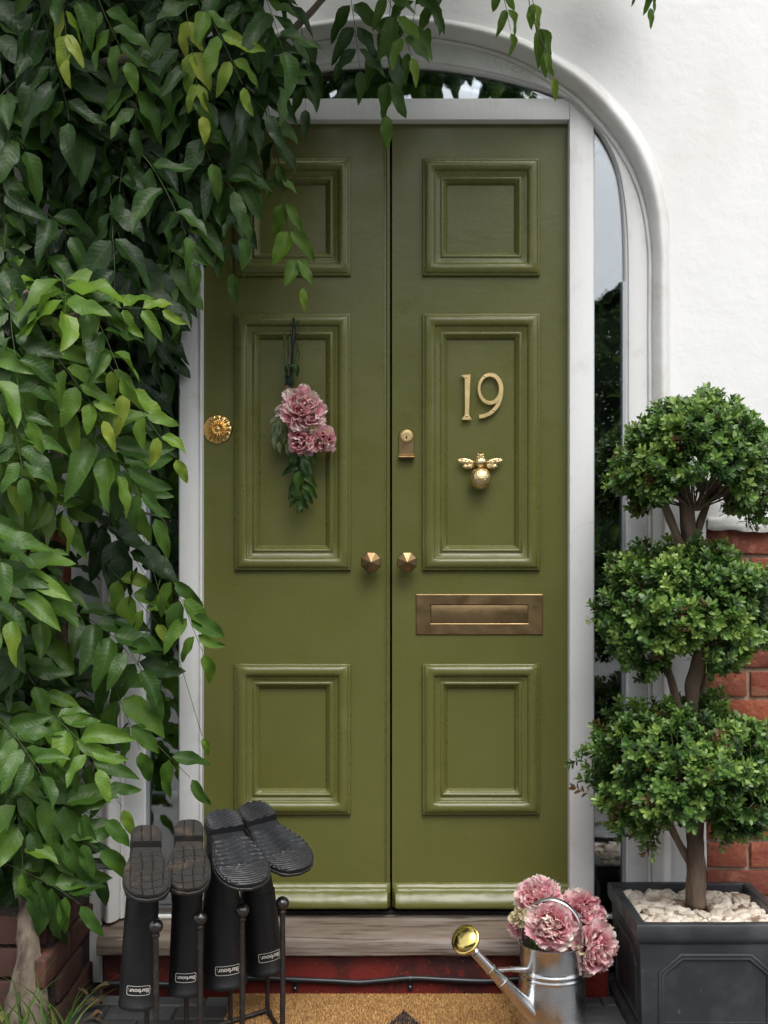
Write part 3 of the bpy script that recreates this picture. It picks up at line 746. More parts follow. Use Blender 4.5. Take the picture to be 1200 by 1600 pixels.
# ------------------------------------------------------------------ leaf shapes
def leaf_shape(seed, nu=9, w=.265, curl=.38, fold=.55, und=.075):
    r = random.Random(seed); w *= r.uniform(.8, 1.25); ph = r.uniform(0, 6); cu = curl*r.uniform(.3, 1.5); tw = r.uniform(-.5, .5); fo = fold*r.uniform(.3, 1.3); bend = r.uniform(-.12, .12)
    V = []; A = []
    us = np.linspace(0, 1, nu)
    for u in us:
        hw = w*(max(u, 0.0)**.55)*((1-u)**.80)*1.95*(.93+.07*math.cos(4*u)); 
        for v in (-1, -.5, 0, .5, 1):
            y = v*hw+bend*math.sin(math.pi*u); z = abs(v)**1.3*hw*fo-cu*u*u+.02*math.sin(3*u+ph)
            z += und*math.sin(11*u+ph+(1.5 if v > 0 else 0))*abs(v)**2*math.sin(math.pi*u)
            a = tw*u; y, z = y*math.cos(a)-z*math.sin(a)*.6, z*math.cos(a)+y*math.sin(a)
            V.append((u, y, z)); A.append((u, v, 0))
    F = []
    for i in range(nu-1):
        for j in range(4): F.append((i*5+j, (i+1)*5+j, (i+1)*5+j+1, i*5+j+1))
    return np.array(V), [np.array(F)], np.array(A)
LSH = [leaf_shape(k) for k in range(12)]
def basis(d, n):
    d = np.array(d, float); d /= np.linalg.norm(d); n = np.array(n, float); n -= d*n.dot(d); n /= np.linalg.norm(n)+1e-9
    return np.stack([d, np.cross(n, d), n], 1)

# ------------------------------------------------------------------ climbing wisteria
wis = thing('wisteria', (-.93, -.2, 0), 'large leafy green wisteria climbing the wall at left and hanging over the doors', 'climber')
LEAFS = []     # (pos, basis, size, tint, shape)
stems = MB()
wr = random.Random(21)
def add_leaf(pos, d, n, size, tint): LEAFS.append((np.array(pos, float), basis(d, n)*size, size, tint, wr.randrange(len(LSH))))
def spray(root, d0, length, npair, size, tint, facing=(0, -.75, .55), droop=.9, ang=58, jit=1.0, hang=.45):
    p = Vector(root); d = Vector(d0).normalized(); seglen = length/(npair*2+1); pts = [p.copy()]
    f = Vector(facing).normalized()
    for i in range(npair*2+2):
        d = (d+Vector((wr.uniform(-.05, .05)*jit, wr.uniform(-.05, .05)*jit, -droop*.09))).normalized(); p = p+d*seglen; pts.append(p.copy())
        last = i == npair*2+1
        if (i % 2 == 1 and i > 0) or last:
            t = i/(npair*2+1); s = size*(.78+.5*math.sin(math.pi*min(1, t*1.15)))*wr.uniform(.85, 1.12)
            fn = (f+Vector((wr.uniform(-.45, .45), wr.uniform(-.3, .3), wr.uniform(-.35, .35)))*jit).normalized()
            side = d.cross(fn).normalized()
            for sg in ((-1, 1) if not last else (0,)):
                if sg == 0: ld = d+Vector((0, 0, -.2))
                else:
                    a = R(ang+wr.uniform(-14, 14)); ld = d*math.cos(a)+side*sg*math.sin(a)
                ld = ld+Vector((0, 0, -hang*wr.uniform(.5, 1.3)))+fn*wr.uniform(-.15, .12); ld.normalize()
                ln = fn+side*sg*wr.uniform(-.1, .35)+Vector((wr.uniform(-.25, .25), wr.uniform(-.2, .2), wr.uniform(-.2, .2)))*jit
                add_leaf(p+ld*.006, ld, ln, s if sg else s*1.1, min(1, max(0, tint+wr.uniform(-.12, .12)+(.12 if t > .85 else 0))))
    stems.tube(pts, [.0012-.0006*i/len(pts) for i in range(len(pts))], 4, False)
BX = [0, 60, 110, 160, 210, 260, 310, 350, 400, 440, 480, 520, 560, 600, 650, 700, 760, 820, 870, 930, 1000, 1060, 1120, 1180, 1240, 1300, 1350, 1400, 1440, 1480, 1540]
BB = [500, 470, 440, 415, 398, 388, 376, 362, 345, 315, 290, 268, 250, 262, 268, 262, 250, 240, 232, 238, 238, 232, 228, 215, 190, 196, 192, 165, 120, 70, 15]
def bound(py): return float(np.interp(py, BX, BB))
def fill(y0, y1, stepy, stepx, Yf, Yb, dirf, size, tintf, back=False, margin=95, density=1.0, lenf=(.17, .26), hang=.45, jit=1.0):
    y = y0
    while y < y1:
        x = -90+wr.uniform(0, stepx)
        while x < bound(min(1540, max(0, y+70)))-margin+ (0 if not back else 20):
            if wr.random() < density:
                px = x+wr.uniform(-18, 18); py = y+wr.uniform(-18, 18); Y = wr.uniform(Yb, Yf)
                spray(W(px, py, Y), dirf(px, py), wr.uniform(*lenf), wr.choice([3, 4, 4, 5]), size*wr.uniform(.8, 1.2), tintf(px, py, Y), hang=hang, jit=jit)
            x += stepx
        y += stepy
def down(px, py): return (wr.uniform(-.35, .55), wr.uniform(-.35, .05), -1) if wr.random() < .55 else (wr.uniform(-.5, 1.0), wr.uniform(-.7, -.1), wr.uniform(-.8, -.1))
def outr(px, py): return (wr.uniform(-.1, 1.1), wr.uniform(-.6, 0), wr.uniform(-.9, .15))
def anyd(px, py): return (wr.uniform(-.7, 1.0), wr.uniform(-.5, .1), wr.uniform(-1, .1))
tn = lambda lo, hi: (lambda px, py, Y: wr.uniform(lo, hi))
# back layer near the wall, dark old leaves, tints also deepening the interior shade
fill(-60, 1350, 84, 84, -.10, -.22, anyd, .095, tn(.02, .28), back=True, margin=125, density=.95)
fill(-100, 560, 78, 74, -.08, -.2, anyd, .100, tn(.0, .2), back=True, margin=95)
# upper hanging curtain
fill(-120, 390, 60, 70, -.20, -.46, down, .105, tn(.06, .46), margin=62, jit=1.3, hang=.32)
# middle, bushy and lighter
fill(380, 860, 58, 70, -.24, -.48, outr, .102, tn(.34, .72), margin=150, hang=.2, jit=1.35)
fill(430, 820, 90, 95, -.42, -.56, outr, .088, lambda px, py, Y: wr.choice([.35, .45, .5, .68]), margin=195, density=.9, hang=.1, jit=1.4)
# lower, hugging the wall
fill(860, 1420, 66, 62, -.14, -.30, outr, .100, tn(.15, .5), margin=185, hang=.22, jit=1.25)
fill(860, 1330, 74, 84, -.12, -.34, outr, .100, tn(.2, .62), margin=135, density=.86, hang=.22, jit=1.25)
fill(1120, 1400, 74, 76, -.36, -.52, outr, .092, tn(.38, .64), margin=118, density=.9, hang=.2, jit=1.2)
# canopy above the frame, standing out from the wall
for k in range(200):
    X = wr.uniform(-1.6, .62) if k < 170 else wr.uniform(-.3, .45); Y = wr.uniform(-.85, -.08) if k < 170 else wr.uniform(-.75, -.4); Z = wr.uniform(2.68, 3.1)
    if k < 170 and X > .1 and (wr.random() < .3 or Y < -.7): continue
    spray((X, Y, Z), (wr.uniform(-.6, .6), wr.uniform(-.6, .2), wr.uniform(-.5, .1)), wr.uniform(.18, .26), 4, .095, wr.uniform(.1, .4))
# signature sprays read off the photograph: root px, py, Y, tip px, py, pairs, size, tint, angle
def sig(px, py, Y, tx, ty, npair, size, tint, ang=50, droop=.15, facing=(0, -.9, .35), Yt=None, hang=.3):
    a = Vector(W(px, py, Y)); b = Vector(W(tx, ty, Y if Yt is None else Yt)); spray(a, b-a, (b-a).length, npair, size, tint, facing, droop, ang, .55, hang)
sig(425, 225, -.24, 462, 425, 4, .070, .66, 48, 0, hang=.35)
sig(415, 150, -.26, 432, 235, 2, .075, .40, 60)
sig(822, -35, -.16, 862, 95, 3, .062, .72, 26, 0, hang=.3)
sig(775, -60, -.18, 793, 30, 2, .060, .70, 26, 0)
sig(1003, -45, -.15, 1013, -5, 1, .05, .55, 20, 0)
sig(612, -30, -.22, 600, 150, 3, .088, .46, 34, 0, hang=.5)
sig(590, -40, -.30, 640, 70, 3, .085, .62, 50, 0)
sig(655, -40, -.20, 640, 60, 2, .080, .52, 60, 0)
sig(690, -70, -.20, 672, 20, 2, .058, .50, 30, 0)
sig(545, -30, -.25, 560, 90, 3, .088, .30, 45, .1)
sig(470, 20, -.25, 480, 150, 3, .075, .25, 40, .1)
sig(285, -20, -.50, 310, 150, 3, .070, .95, 34, 0, hang=.5)
sig(300, -25, -.52, 372, 110, 3, .085, .72, 52, .1)
sig(95, -25, -.52, 108, 70, 2, .070, .90, 30, 0)
sig(150, -10, -.50, 190, 80, 3, .082, .60, 50, .1)
sig(345, 130, -.35, 378, 350, 5, .090, .32, 46, .1, hang=.5)
sig(330, 200, -.30, 372, 400, 4, .085, .28, 40, .1, hang=.5)
sig(255, 60, -.42, 330, 230, 4, .095, .40, 55, .15)
sig(150, 540, -.52, 262, 695, 4, .070, .82, 46, .1)
sig(100, 480, -.50, 235, 480, 4, .070, .80, 50, .05)
sig(60, 520, -.54, 150, 640, 4, .080, .70, 55, .1)
sig(120, 620, -.45, 240, 780, 4, .105, .46, 55, .1)
sig(205, 770, -.30, 262, 960, 0, .06, .5)
sig(258, 878, -.30, 312, 1005, 4, .086, .55, 52, .1, hang=.35)
sig(165, 880, -.26, 235, 960, 3, .075, .74, 55, .1)
sig(232, 1150, -.24, 280, 1200, 1, .088, .42, 50, 0, hang=.0)
sig(40, 1050, -.36, 190, 1235, 5, .085, .58, 50, .1)
sig(150, 1010, -.28, 215, 1150, 3, .100, .54, 48, .1)
sig(150, 930, -.26, 225, 1050, 3, .105, .30, 60, .1)
sig(20, 1290, -.50, 145, 1300, 4, .100, .46, 55, .35)
sig(10, 1350, -.50, 120, 1390, 4, .100, .44, 55, .35)
sig(0, 1230, -.50, 150, 1255, 4, .095, .50, 55, .3)
sig(180, 400, -.20, 250, 540, 4, .085, .14, 50, .2)
sig(225, 330, -.22, 265, 470, 3, .085, .14, 50, .2)
sig(170, 590, -.2, 235, 690, 3, .085, .2, 50, .2)
# rank leaves by what the camera sees
NL = len(LEAFS)
allv = []
for p, B, s, t, k in LEAFS: allv.append(LSH[k][0] @ B.T+p)
allv = np.array(allv); dep = allv[..., 1]+CAM_D
pxs = 600+allv[..., 0]*FPX/dep; pys = HOR-(allv[..., 2]-CAM_Z)*FPX/dep
cell = 7; gx = np.floor(pxs/cell).astype(int); gy = np.floor(pys/cell).astype(int)
okm = (gx >= 0) & (gx < 1200//cell) & (gy >= 0) & (gy < 1600//cell)
zb_ = np.full((1600//cell+1, 1200//cell+1), 99.)
np.minimum.at(zb_, (gy[okm], gx[okm]), dep[okm])
gxc = np.clip(gx, 0, 1200//cell); gyc = np.clip(gy, 0, 1600//cell)
vis = (okm & (dep < zb_[gyc, gxc]+.012)).sum(1)*np.array([l[2] for l in LEAFS])**1.0
order = np.argsort(-vis); parts = set(order[:300].tolist())
# shared leaf meshes in tint steps
TS = 10; lcache = {}
def leaf_me(k, t):
    ti = min(TS-1, int(t*TS))
    if (k, ti) not in lcache:
        v, f, a = LSH[k]; a = a.copy(); a[:, 2] = (ti+.5)/TS
        me = mesh_np('leaf', v, f, a); me.materials.append(M['leaf']); lcache[(k, ti)] = me
    return lcache[(k, ti)]
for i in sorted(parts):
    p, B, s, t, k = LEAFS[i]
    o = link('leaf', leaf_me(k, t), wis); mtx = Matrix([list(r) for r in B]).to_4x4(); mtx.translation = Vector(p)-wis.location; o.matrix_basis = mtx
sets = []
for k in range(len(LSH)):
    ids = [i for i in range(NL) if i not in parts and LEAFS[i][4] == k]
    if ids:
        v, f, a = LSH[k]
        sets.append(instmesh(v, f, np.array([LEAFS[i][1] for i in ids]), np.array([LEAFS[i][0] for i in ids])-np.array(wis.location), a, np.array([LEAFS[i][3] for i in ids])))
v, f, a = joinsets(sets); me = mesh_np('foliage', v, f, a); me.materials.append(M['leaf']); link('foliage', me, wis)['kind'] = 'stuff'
stems.build('leaf_stalks', M['greenstem'], wis, sharp=None)['kind'] = 'stuff'
def branch(pts, rads, name='branch', mat='vinebark', parent=None, n=10):
    P = [Vector(W(*p)) for p in pts]; t = catmull3(P, 6*len(P)); rr = np.interp(np.linspace(0, 1, len(t)), np.linspace(0, 1, len(rads)), rads)
    m = MB().tube(t, list(rr), n)
    m.v = [tuple(Vector(q)+Vector((mnoise.noise(Vector(q)*40), mnoise.noise(Vector(q)*40+Vector((5, 0, 0))), 0))*rr[0]*.35) for q in m.v]
    return m.build(name, M[mat], parent or wis)
def catmull3(P, n):
    P = [2*P[0]-P[1]]+list(P)+[2*P[-1]-P[-2]]; out = []
    for i in range(1, len(P)-2):
        for k in range(8):
            t = k/8; a, b, c, d = P[i-1], P[i], P[i+1], P[i+2]
            out.append(.5*((2*b)+(c-a)*t+(2*a-5*b+4*c-d)*t*t+(3*b-a-3*c+d)*t**3))
    out.append(P[-2]); return out
branch([(62, 1700, -.50), (56, 1590, -.49), (44, 1490, -.48), (50, 1390, -.40), (62, 1250, -.18), (68, 1050, -.14), (66, 880, -.13), (90, 700, -.13), (85, 500, -.14), (110, 320, -.15), (140, 150, -.16), (230, 40, -.18), (380, -60, -.2)],
       [.030, .028, .026, .022, .020, .018, .018, .017, .016, .015, .014, .012, .010], 'trunk')
branch([(16, 1700, -.52), (20, 1580, -.50), (44, 1460, -.46), (30, 1300, -.25), (40, 1000, -.17), (60, 780, -.16)], [.02, .018, .018, .016, .014, .012], 'trunk')
branch([(120, 110, -.3), (210, 90, -.38), (290, 90, -.38), (330, 70, -.3)], [.011, .0125, .012, .008])
branch([(330, 160, -.16), (420, 78, -.22), (470, 35, -.24), (530, -30, -.24)], [.006, .0085, .0085, .007])
branch([(95, 560, -.35), (85, 505, -.42), (60, 475, -.47), (40, 455, -.50)], [.011, .011, .009, .007])
branch([(85, 505, -.42), (100, 497, -.44), (121, 493, -.48)], [.009, .0075, .007])
branch([(95, 1010, -.17), (88, 930, -.20), (95, 860, -.17)], [.014, .015, .014])
branch([(60, 1180, -.15), (110, 1225, -.13), (200, 1130, -.12)], [.005, .004, .003])
branch([(70, 1275, -.3), (110, 1290, -.2), (150, 1190, -.12)], [.004, .004, .003])
branch([(215, 1040, -.24), (262, 840, -.26), (222, 800, -.3), (170, 800, -.3)], [.0012, .002, .0028, .003], mat='greenstem', n=6)
branch([(430, 60, -.24), (412, 150, -.24), (437, 260, -.24), (462, 430, -.24)], [.002, .0016, .0014, .0008], mat='greenstem', n=6)
branch([(820, -80, -.16), (828, 10, -.16), (845, 60, -.16), (862, 95, -.16)], [.0014, .0012, .001, .0006], mat='vinebark', n=6)

# grass tuft and dead leaves at lower left
gt = MB(); gr = random.Random(4)
for k in range(34):
    px = gr.uniform(-10, 110); b = Vector(W(px, 1640, -.62 if px < 70 else -.5)); b.z = max(0, b.z); L_ = gr.uniform(.12, .26); dxy = Vector((gr.uniform(-.5, .7), gr.uniform(-.4, .3), 0)); w_ = gr.uniform(.002, .0045); t_ = gr.uniform(.2, 1)
    pts = [b+Vector((0, 0, 1))*L_*s_*(1-.25*s_)+dxy*L_*s_*s_ for s_ in np.linspace(0, 1, 7)]; vs = []
    for i, p in enumerate(pts):
        ww = w_*(1-i/6.2); vs += [p+Vector((-ww, 0, 0)), p+Vector((0, .001, 0)), p+Vector((ww, 0, 0))]
    gt.add(vs, [(i*3+j, i*3+j+1, i*3+j+4, i*3+j+3) for i in range(6) for j in (0, 1)], [(0, 0, t_)]*len(vs))
g = gt.build('grass', M['grass'], attr=True, loc=(-.75, -.6, 0)); tag(g, 'tuft of long green grass blades at the foot of the vine trunk', 'grass', kind='stuff')
dr = random.Random(9)
dsh = [leaf_shape(100+k, w=.3, curl=.9, fold=1.2, und=.16) for k in range(4)]
for k in range(11):
    px, py = dr.uniform(132, 172), dr.uniform(1490, 1585)
    t_ = (py-1490)/95; Y = -.16-.16*t_; base = Vector(((px-600)*(CAM_D+Y)/FPX, Y, 0.012+.05*max(0, .8-t_)*dr.random()+.004*(k % 3)))
    v, f, a = dsh[k % 4]; a = a.copy(); a[:, 2] = dr.uniform(.1, .9); me = mesh_np('dead_leaf', v, f, a); me.materials.append(M['deadleaf'])
    o = link('dead_leaf', me); B = basis((dr.uniform(-1, 1), dr.uniform(-1, 1), dr.uniform(-.2, .7)), (dr.uniform(-.5, .5), -.4, 1))*dr.uniform(.022, .04)
    mtx = Matrix([list(r) for r in B]).to_4x4(); mtx.translation = base; o.matrix_basis = mtx
    tag(o, 'crinkled brown dead leaf in the corner pile between the brick side wall and the boots', 'dead leaf', 'dead leaves piled left of the boots')

# ------------------------------------------------------------------ cable along the riser
cab = thing('cable', (0, -.14, .05), 'black cable clipped along the red riser below the sill', 'cable')
cp = [(-.70, -.142, .034), (-.40, -.142, .031)]+[W(px, py, -.139) for px, py in ((362, 1530), (420, 1529), (465, 1531), (520, 1533), (560, 1535), (600, 1532), (645, 1528.5), (700, 1531), (760, 1533), (820, 1529))]+[(.50, -.139, .048)]
MB().tube(catmull3([Vector(p) for p in cp], 0), .0068, 12).build('sheath', M['cable'], cab)
for px, py in ((461, 1531), (641, 1529)):
    c = Vector(W(px, py, -.139)); m = MB()
    m.tube([c+Vector((-.004, 0, 0)), c+Vector((.004, 0, 0))], .0092, 14); m.box(c.x-.0065, c.x+.0065, -.137, -.1302, c.z-.030, c.z+.004, .002)
    cl = m.build('cable_clip', M['cable'], cab)
    MB().ell((c.x, -.138, c.z-.022), (.0035, .0022, .0035), nu=12, nv=8).build('screw', M['screw'], cl)

# ------------------------------------------------------------------ doormat
mat_ = thing('doormat', (.047, -.4, 0), 'tan coir doormat with a dark grey pointed shape', 'doormat')
mx0, mx1, my0, my1 = -.372, .466, -.165, -.68
MB().box(mx0, mx1, my1, my0, .003, .012, .002).build('backing', M['coirbase'], mat_)
nf = 70000
fx = rng.uniform(mx0, mx1, nf); fy = my0-(rng.random(nf)**1.6)*(my0-my1)
tri = (np.abs(fx-.047) < (-.268-fy)*.43+rng.normal(0, .0012, nf)) & (fy < -.268)
tint = np.where(tri, rng.uniform(.0, .14, nf), rng.uniform(.34, .95, nf))
bv = np.array([(-.0013, 0, 0), (.0013, 0, 0), (0, 0, .0065)]); ba = np.zeros((3, 3))
angs = rng.uniform(0, math.pi, nf); lean = rng.normal(0, .35, (nf, 2)); MM = np.zeros((nf, 3, 3))
MM[:, 0, 0] = np.cos(angs); MM[:, 1, 0] = np.sin(angs); MM[:, 0, 1] = -np.sin(angs); MM[:, 1, 1] = np.cos(angs); MM[:, 0, 2] = lean[:, 0]; MM[:, 1, 2] = lean[:, 1]; MM[:, 2, 2] = rng.uniform(.7, 1.05, nf)
v, f, a = instmesh(bv, [np.array([(0, 1, 2)])], MM, np.stack([fx, fy, np.full(nf, .0115)], 1)-np.array(mat_.location), ba, tint)
me = mesh_np('pile', v, f, a, False); me.materials.append(M['coir']); link('pile', me, mat_)['kind'] = 'stuff'

# ------------------------------------------------------------------ boots
def rings_for(rs):
    base = [(.048*rs, 0, -.048*rs, 0, .047*rs), (.0485*rs, .004, -.0485*rs, .004, .0478*rs), (.0485*rs, .010, -.0485*rs, .010, .0478*rs), (.0470*rs, .012, -.0470*rs, .012, .0462*rs), (.0470*rs, .05, -.047*rs, .05, .046*rs), (.046*rs, .10, -.0465*rs, .10, .0445*rs), (.0445*rs, .15, -.046*rs, .15, .043*rs),
            (.042*rs, .20, -.044*rs, .20, .0405*rs), (.0385, .24, -.0415, .24, .0375), (.0375, .27, -.0395, .275, .035), (.0395, .295, -.041, .31, .0335), (.044, .312, -.045, .338, .0335), (.050, .325, -.0475, .365, .034),
            (.056, .332, -.045, .381, .034), (.064, .338, -.025, .386, .034), (.078, .342, .02, .386, .034), (.096, .345, .062, .386, .037), (.122, .349, .10, .386, .042), (.15, .354, .14, .386, .0455), (.176, .360, .172, .386, .0445),
            (.196, .366, .196, .386, .038), (.208, .373, .208, .386, .028), (.214, .380, .214, .386, .012)]
    return base
def foot_bend(t, z, tilt):
    k = min(1, max(0, (z-.27)/.06)); k = k*k*(3-2*k); a = tilt*k; z0 = .30
    return t*math.cos(a)+(z-z0)*math.sin(a)*1.0 if False else (t*math.cos(a)+(z-z0)*math.sin(a)), z0-t*math.sin(a)+(z-z0)*math.cos(a)
OUT = [(-.050, .0), (-.047, .018), (-.038, .028), (-.02, .0325), (.0, .0330), (.02, .0315), (.04, .0315), (.06, .0345), (.085, .0405), (.11, .0465), (.135, .0490), (.16, .0480), (.182, .0430), (.20, .0335), (.212, .021), (.218, .0)]
def halfw(t): return 1.04* float(np.interp(t, [o[0] for o in OUT], [o[1] for o in OUT]))
def make_boot(name, X, Y, Z, yaw, lean, rs, tilt, kind, label, zs=.96, fl=.88, foot=1.0, logoa=0):
    root = thing(name, (X, Y, Z), label, 'boot', 'black wellington boots upside down on the rack')
    root.rotation_euler = (0, R(lean), R(yaw))
    def loc(x, t, z):
        kk = min(1, max(0, (z-.26)/.08)); t2, z2 = foot_bend(t*(1+(fl-1)*kk), z, R(tilt)); return (X+x, Y-t2, Z+z2*zs)
    m = MB(); vs = []; fs = []; n = 28; rg = rings_for(rs)
    for j, (it, iz, ot, oz, w_) in enumerate(rg):
        for k in range(n):
            a = 2*math.pi*k/n; c_, s_ = math.cos(a), math.sin(a); e = 1.0 if j < 10 else .82
            cc = math.copysign(abs(c_)**e, c_); ss = math.copysign(abs(s_)**e, s_)
            t = (it+ot)/2+(it-ot)/2*cc; z = (iz+oz)/2+(iz-oz)/2*cc
            x = w_*ss; q = Vector((x*20, t*20, z*14+rs*7)); k_ = mnoise.noise(q)*.0016
            if .23 < z < .33: k_ += .0024*math.sin(z*190+t*50+3*math.sin(x*60))*(1 if c_ > -.3 else .2)
            vs.append(loc(x+k_*ss, t+k_*cc, z))
    for i in range(len(rg)-1):
        for k in range(n): fs.append((i*n+k, i*n+(k+1) % n, (i+1)*n+(k+1) % n, (i+1)*n+k))
    b = len(vs); r0 = rg[0]
    for k in range(n):
        a = 2*math.pi*k/n; vs.append(loc(r0[4]*.93*math.sin(a), r0[0]*.93*math.cos(a), 0))
    for k in range(n):
        a = 2*math.pi*k/n; vs.append(loc(r0[4]*.90*math.sin(a), r0[0]*.90*math.cos(a), .2))
    for k in range(n):
        k2 = (k+1) % n; fs.append((k, b+k, b+k2, k2)); fs.append((b+k, b+n+k, b+n+k2, b+k2))
    fs.append(tuple((len(rg)-1)*n+k for k in range(n))); fs.append(tuple(b+n+k for k in range(n)))
    o = m.add(vs, fs).build('boot_upper', M['rubber'], root, sharp=60)
    # sole: dense top with tread, welted rim
    vs = []; fs = []; nu_, nv_ = 210, 48; zt = .3985
    T0, T1 = -.050, .218
    for i in range(nu_+1):
        t = T0+(T1-T0)*(1-math.cos(math.pi*i/nu_))/2; hw = max(.0008, halfw(t))*foot+.0015
        heel = t < .022; waist = .022 <= t < .045
        for j in range(nv_+1):
            v_ = -1+2*j/nv_; x = hw*v_
            top = zt+(.012 if heel else (-.004 if waist else 0))
            if kind == 'grid':
                gl = min(abs(((t-.05+8*x*x*(1 if t > .13 else -.6)+.003*math.sin(x*90)) % .026)-.013), abs((abs(x+.0015*math.sin(t*50)) % .0225)-.0112)) if (not heel and not waist) else (abs((abs(x)+.002) % .024-.012) if heel else 1)
                if gl < .0009 and abs(v_) < .88: top -= .0035
            else:
                wv = (t+.004*math.sin(x*70)+.15*x); 
                if not heel and not waist:
                    if t < .145: top += .0036*math.sin(wv/.0155*2*math.pi)
                    else: top += .0006*math.sin((t+6*x*x)/.0075*2*math.pi)
                elif heel: top += .0018*math.sin((wv+.2*x)/.011*2*math.pi)
            edge = 1-abs(v_)
            if edge < .06: top -= .0025
            if i in (0, nu_): top -= .003
            vs.append(loc(x, t, top+.0007*mnoise.noise(Vector((x*60, t*60, rs)))))
    m1 = nv_+1
    for i in range(nu_):
        for j in range(nv_): fs.append((i*m1+j, i*m1+j+1, (i+1)*m1+j+1, (i+1)*m1+j))
    ring = [(i, 0) for i in range(nu_+1)]+[(nu_, j) for j in range(1, nv_+1)]+[(i, nv_) for i in range(nu_-1, -1, -1)]+[(0, j) for j in range(nv_-1, 0, -1)]
    prev = [i*m1+j for i, j in ring]
    for zz, ex in ((.3935, 1.0), (.3925, .975), (.387, .975), (.386, 1.02), (.380, 1.02), (.379, .93)):
        cur = []
        for i, j in ring:
            t = T0+(T1-T0)*(1-math.cos(math.pi*i/nu_))/2; hw = (max(.0008, halfw(t))*foot+.0015)*ex; tt = .084+(t-.084)*(1+(ex-1)*.35)
            cur.append(len(vs)); vs.append(loc(hw*(-1+2*j/nv_), tt, zz))
        for k in range(len(ring)): k2 = (k+1) % len(ring); fs.append((prev[k], prev[k2], cur[k2], cur[k]))
        prev = cur
    MB().add(vs, fs).build('sole', M['sole'] if kind == 'grid' else M['blacksole'], root, sharp=28)
    # printed patch: outline and wordmark upside down near the shaft opening
    zc = .048
    def on(x, z, lift):
        rad_t = .0470*rs; rad_w = .046*rs; a = x/rad_w+logoa
        return loc((rad_w+lift)*math.sin(a), (rad_t+lift)*math.cos(a), z)
    hw_, hh_ = .0275*min(1.05, rs*1.04), .0110
    m = MB()
    def rrect(hw, hh, r_, n_=5):
        out = []
        for cx_, cy_, a0 in ((hw-r_, hh-r_, 0), (-hw+r_, hh-r_, 90), (-hw+r_, -hh+r_, 180), (hw-r_, -hh+r_, 270)):
            for k in range(n_+1): a = R(a0+90*k/n_); out.append((cx_+r_*math.cos(a), cy_+r_*math.sin(a)))
        return out
    def dens(p):
        out = []
        for i in range(len(p)):
            a, b_ = p[i], p[(i+1) % len(p)]; L_ = math.hypot(b_[0]-a[0], b_[1]-a[1]); k_ = max(1, int(L_/.004))
            for q in range(k_): out.append((a[0]+(b_[0]-a[0])*q/k_, a[1]+(b_[1]-a[1])*q/k_))
        return out
    oo = dens(rrect(hw_, hh_, .004)); n2 = len(oo); ii = [(x*(1-.0011/hw_), z*(1-.0011/hh_)) for x, z in oo]
    m.add([on(x, zc+z, .0014) for x, z in oo]+[on(x, zc+z, .0014) for x, z in ii], [(k, (k+1) % n2, n2+(k+1) % n2, n2+k) for k in range(n2)])
    pt = m.build('logo_border', M['logo'], root, sharp=None)
    cu = bpy.data.curves.new('t', 'FONT'); cu.body = 'Barbour.'; cu.size = .0165*min(1, rs*1.06); cu.align_x = 'CENTER'; cu.align_y = 'CENTER'; cu.offset = .00028; cu.resolution_u = 3; cu.space_character = .96
    to = bpy.data.objects.new('t', cu); C.objects.link(to); dg = bpy.context.evaluated_depsgraph_get(); dg.update(); me = bpy.data.meshes.new_from_object(to.evaluated_get(dg)); bpy.data.objects.remove(to)
    xs = [v_.co.x for v_ in me.vertices]; ys = [v_.co.y for v_ in me.vertices]; cx_, cy_ = (min(xs)+max(xs))/2, (min(ys)+max(ys))/2; sc = min(1, hw_*1.74/(max(xs)-min(xs)))
    m = MB().add([on(-(v_.co.x-cx_)*sc, zc-(v_.co.y-cy_)*sc, .0014) for v_ in me.vertices], [tuple(p.vertices) for p in me.polygons])
    m.build('logo_lettering', M['logo'], root, smooth=False)
    return root
# the root is rotated as a whole, children are stored relative to it
make_boot('wellington_boot', -.541, -.50, .112, 13, 2.6, .90, 23, 'grid', 'black wellington boot with brown-dusted grid-tread sole, leftmost on the rack', .945, foot=.93, logoa=-.05)
make_boot('wellington_boot', -.447, -.435, .117, 9, 1.2, .82, 24, 'grid', 'slim black wellington boot with grid-tread sole, between the leftmost and the two ribbed-sole boots', .93, foot=.90)
make_boot('wellington_boot', -.366, -.365, .112, 25, -2.5, 1.06, 27, 'rib', 'large black wellington boot with ribbed glossy sole, third from left, overlapping the rightmost', .965, foot=1.16, fl=.93, logoa=-.15)
make_boot('wellington_boot', -.281, -.285, .116, 34, -6.5, .97, 25, 'rib', 'black wellington boot with ribbed sole turned right, rightmost on the rack against the door', .97, foot=1.14, fl=.93, logoa=-.15)

# ------------------------------------------------------------------ boot rack
rack = thing('boot_rack', (-.40, -.42, 0), 'dark iron boot rack with four ball-topped rods holding the upturned boots', 'boot rack')
fr = [Vector((-.483+(.254)*k/3, -.60+.17*k/3, 0)) for k in range(4)]
pg = [Vector((-.541+.02, -.50, 0)), Vector((-.445, -.432, 0)), Vector((-.355, -.36, 0)), Vector((-.276, -.29, 0))]
for p in fr:
    u = MB().tube([p+Vector((0, 0, .012)), p+Vector((.001, 0, .15)), p+Vector((0, 0, .300))], .0062, 12).build('upright', M['iron'], rack)
    MB().ell(p+Vector((0, 0, .3155)), (.0155, .0155, .0155), nu=28, nv=18).build('ball_finial', M['ironball'], u)
    m = MB().lathe([(.0062, 0), (.009, .002), (.009, .006), (.0062, .009)], p+Vector((0, 0, .292)), n=16); m.build('collar', M['iron'], u)
for p in pg:
    MB().tube([p+Vector((0, 0, .02)), p+Vector((0, 0, .36))], .0055, 12).build('peg', M['iron'], rack)
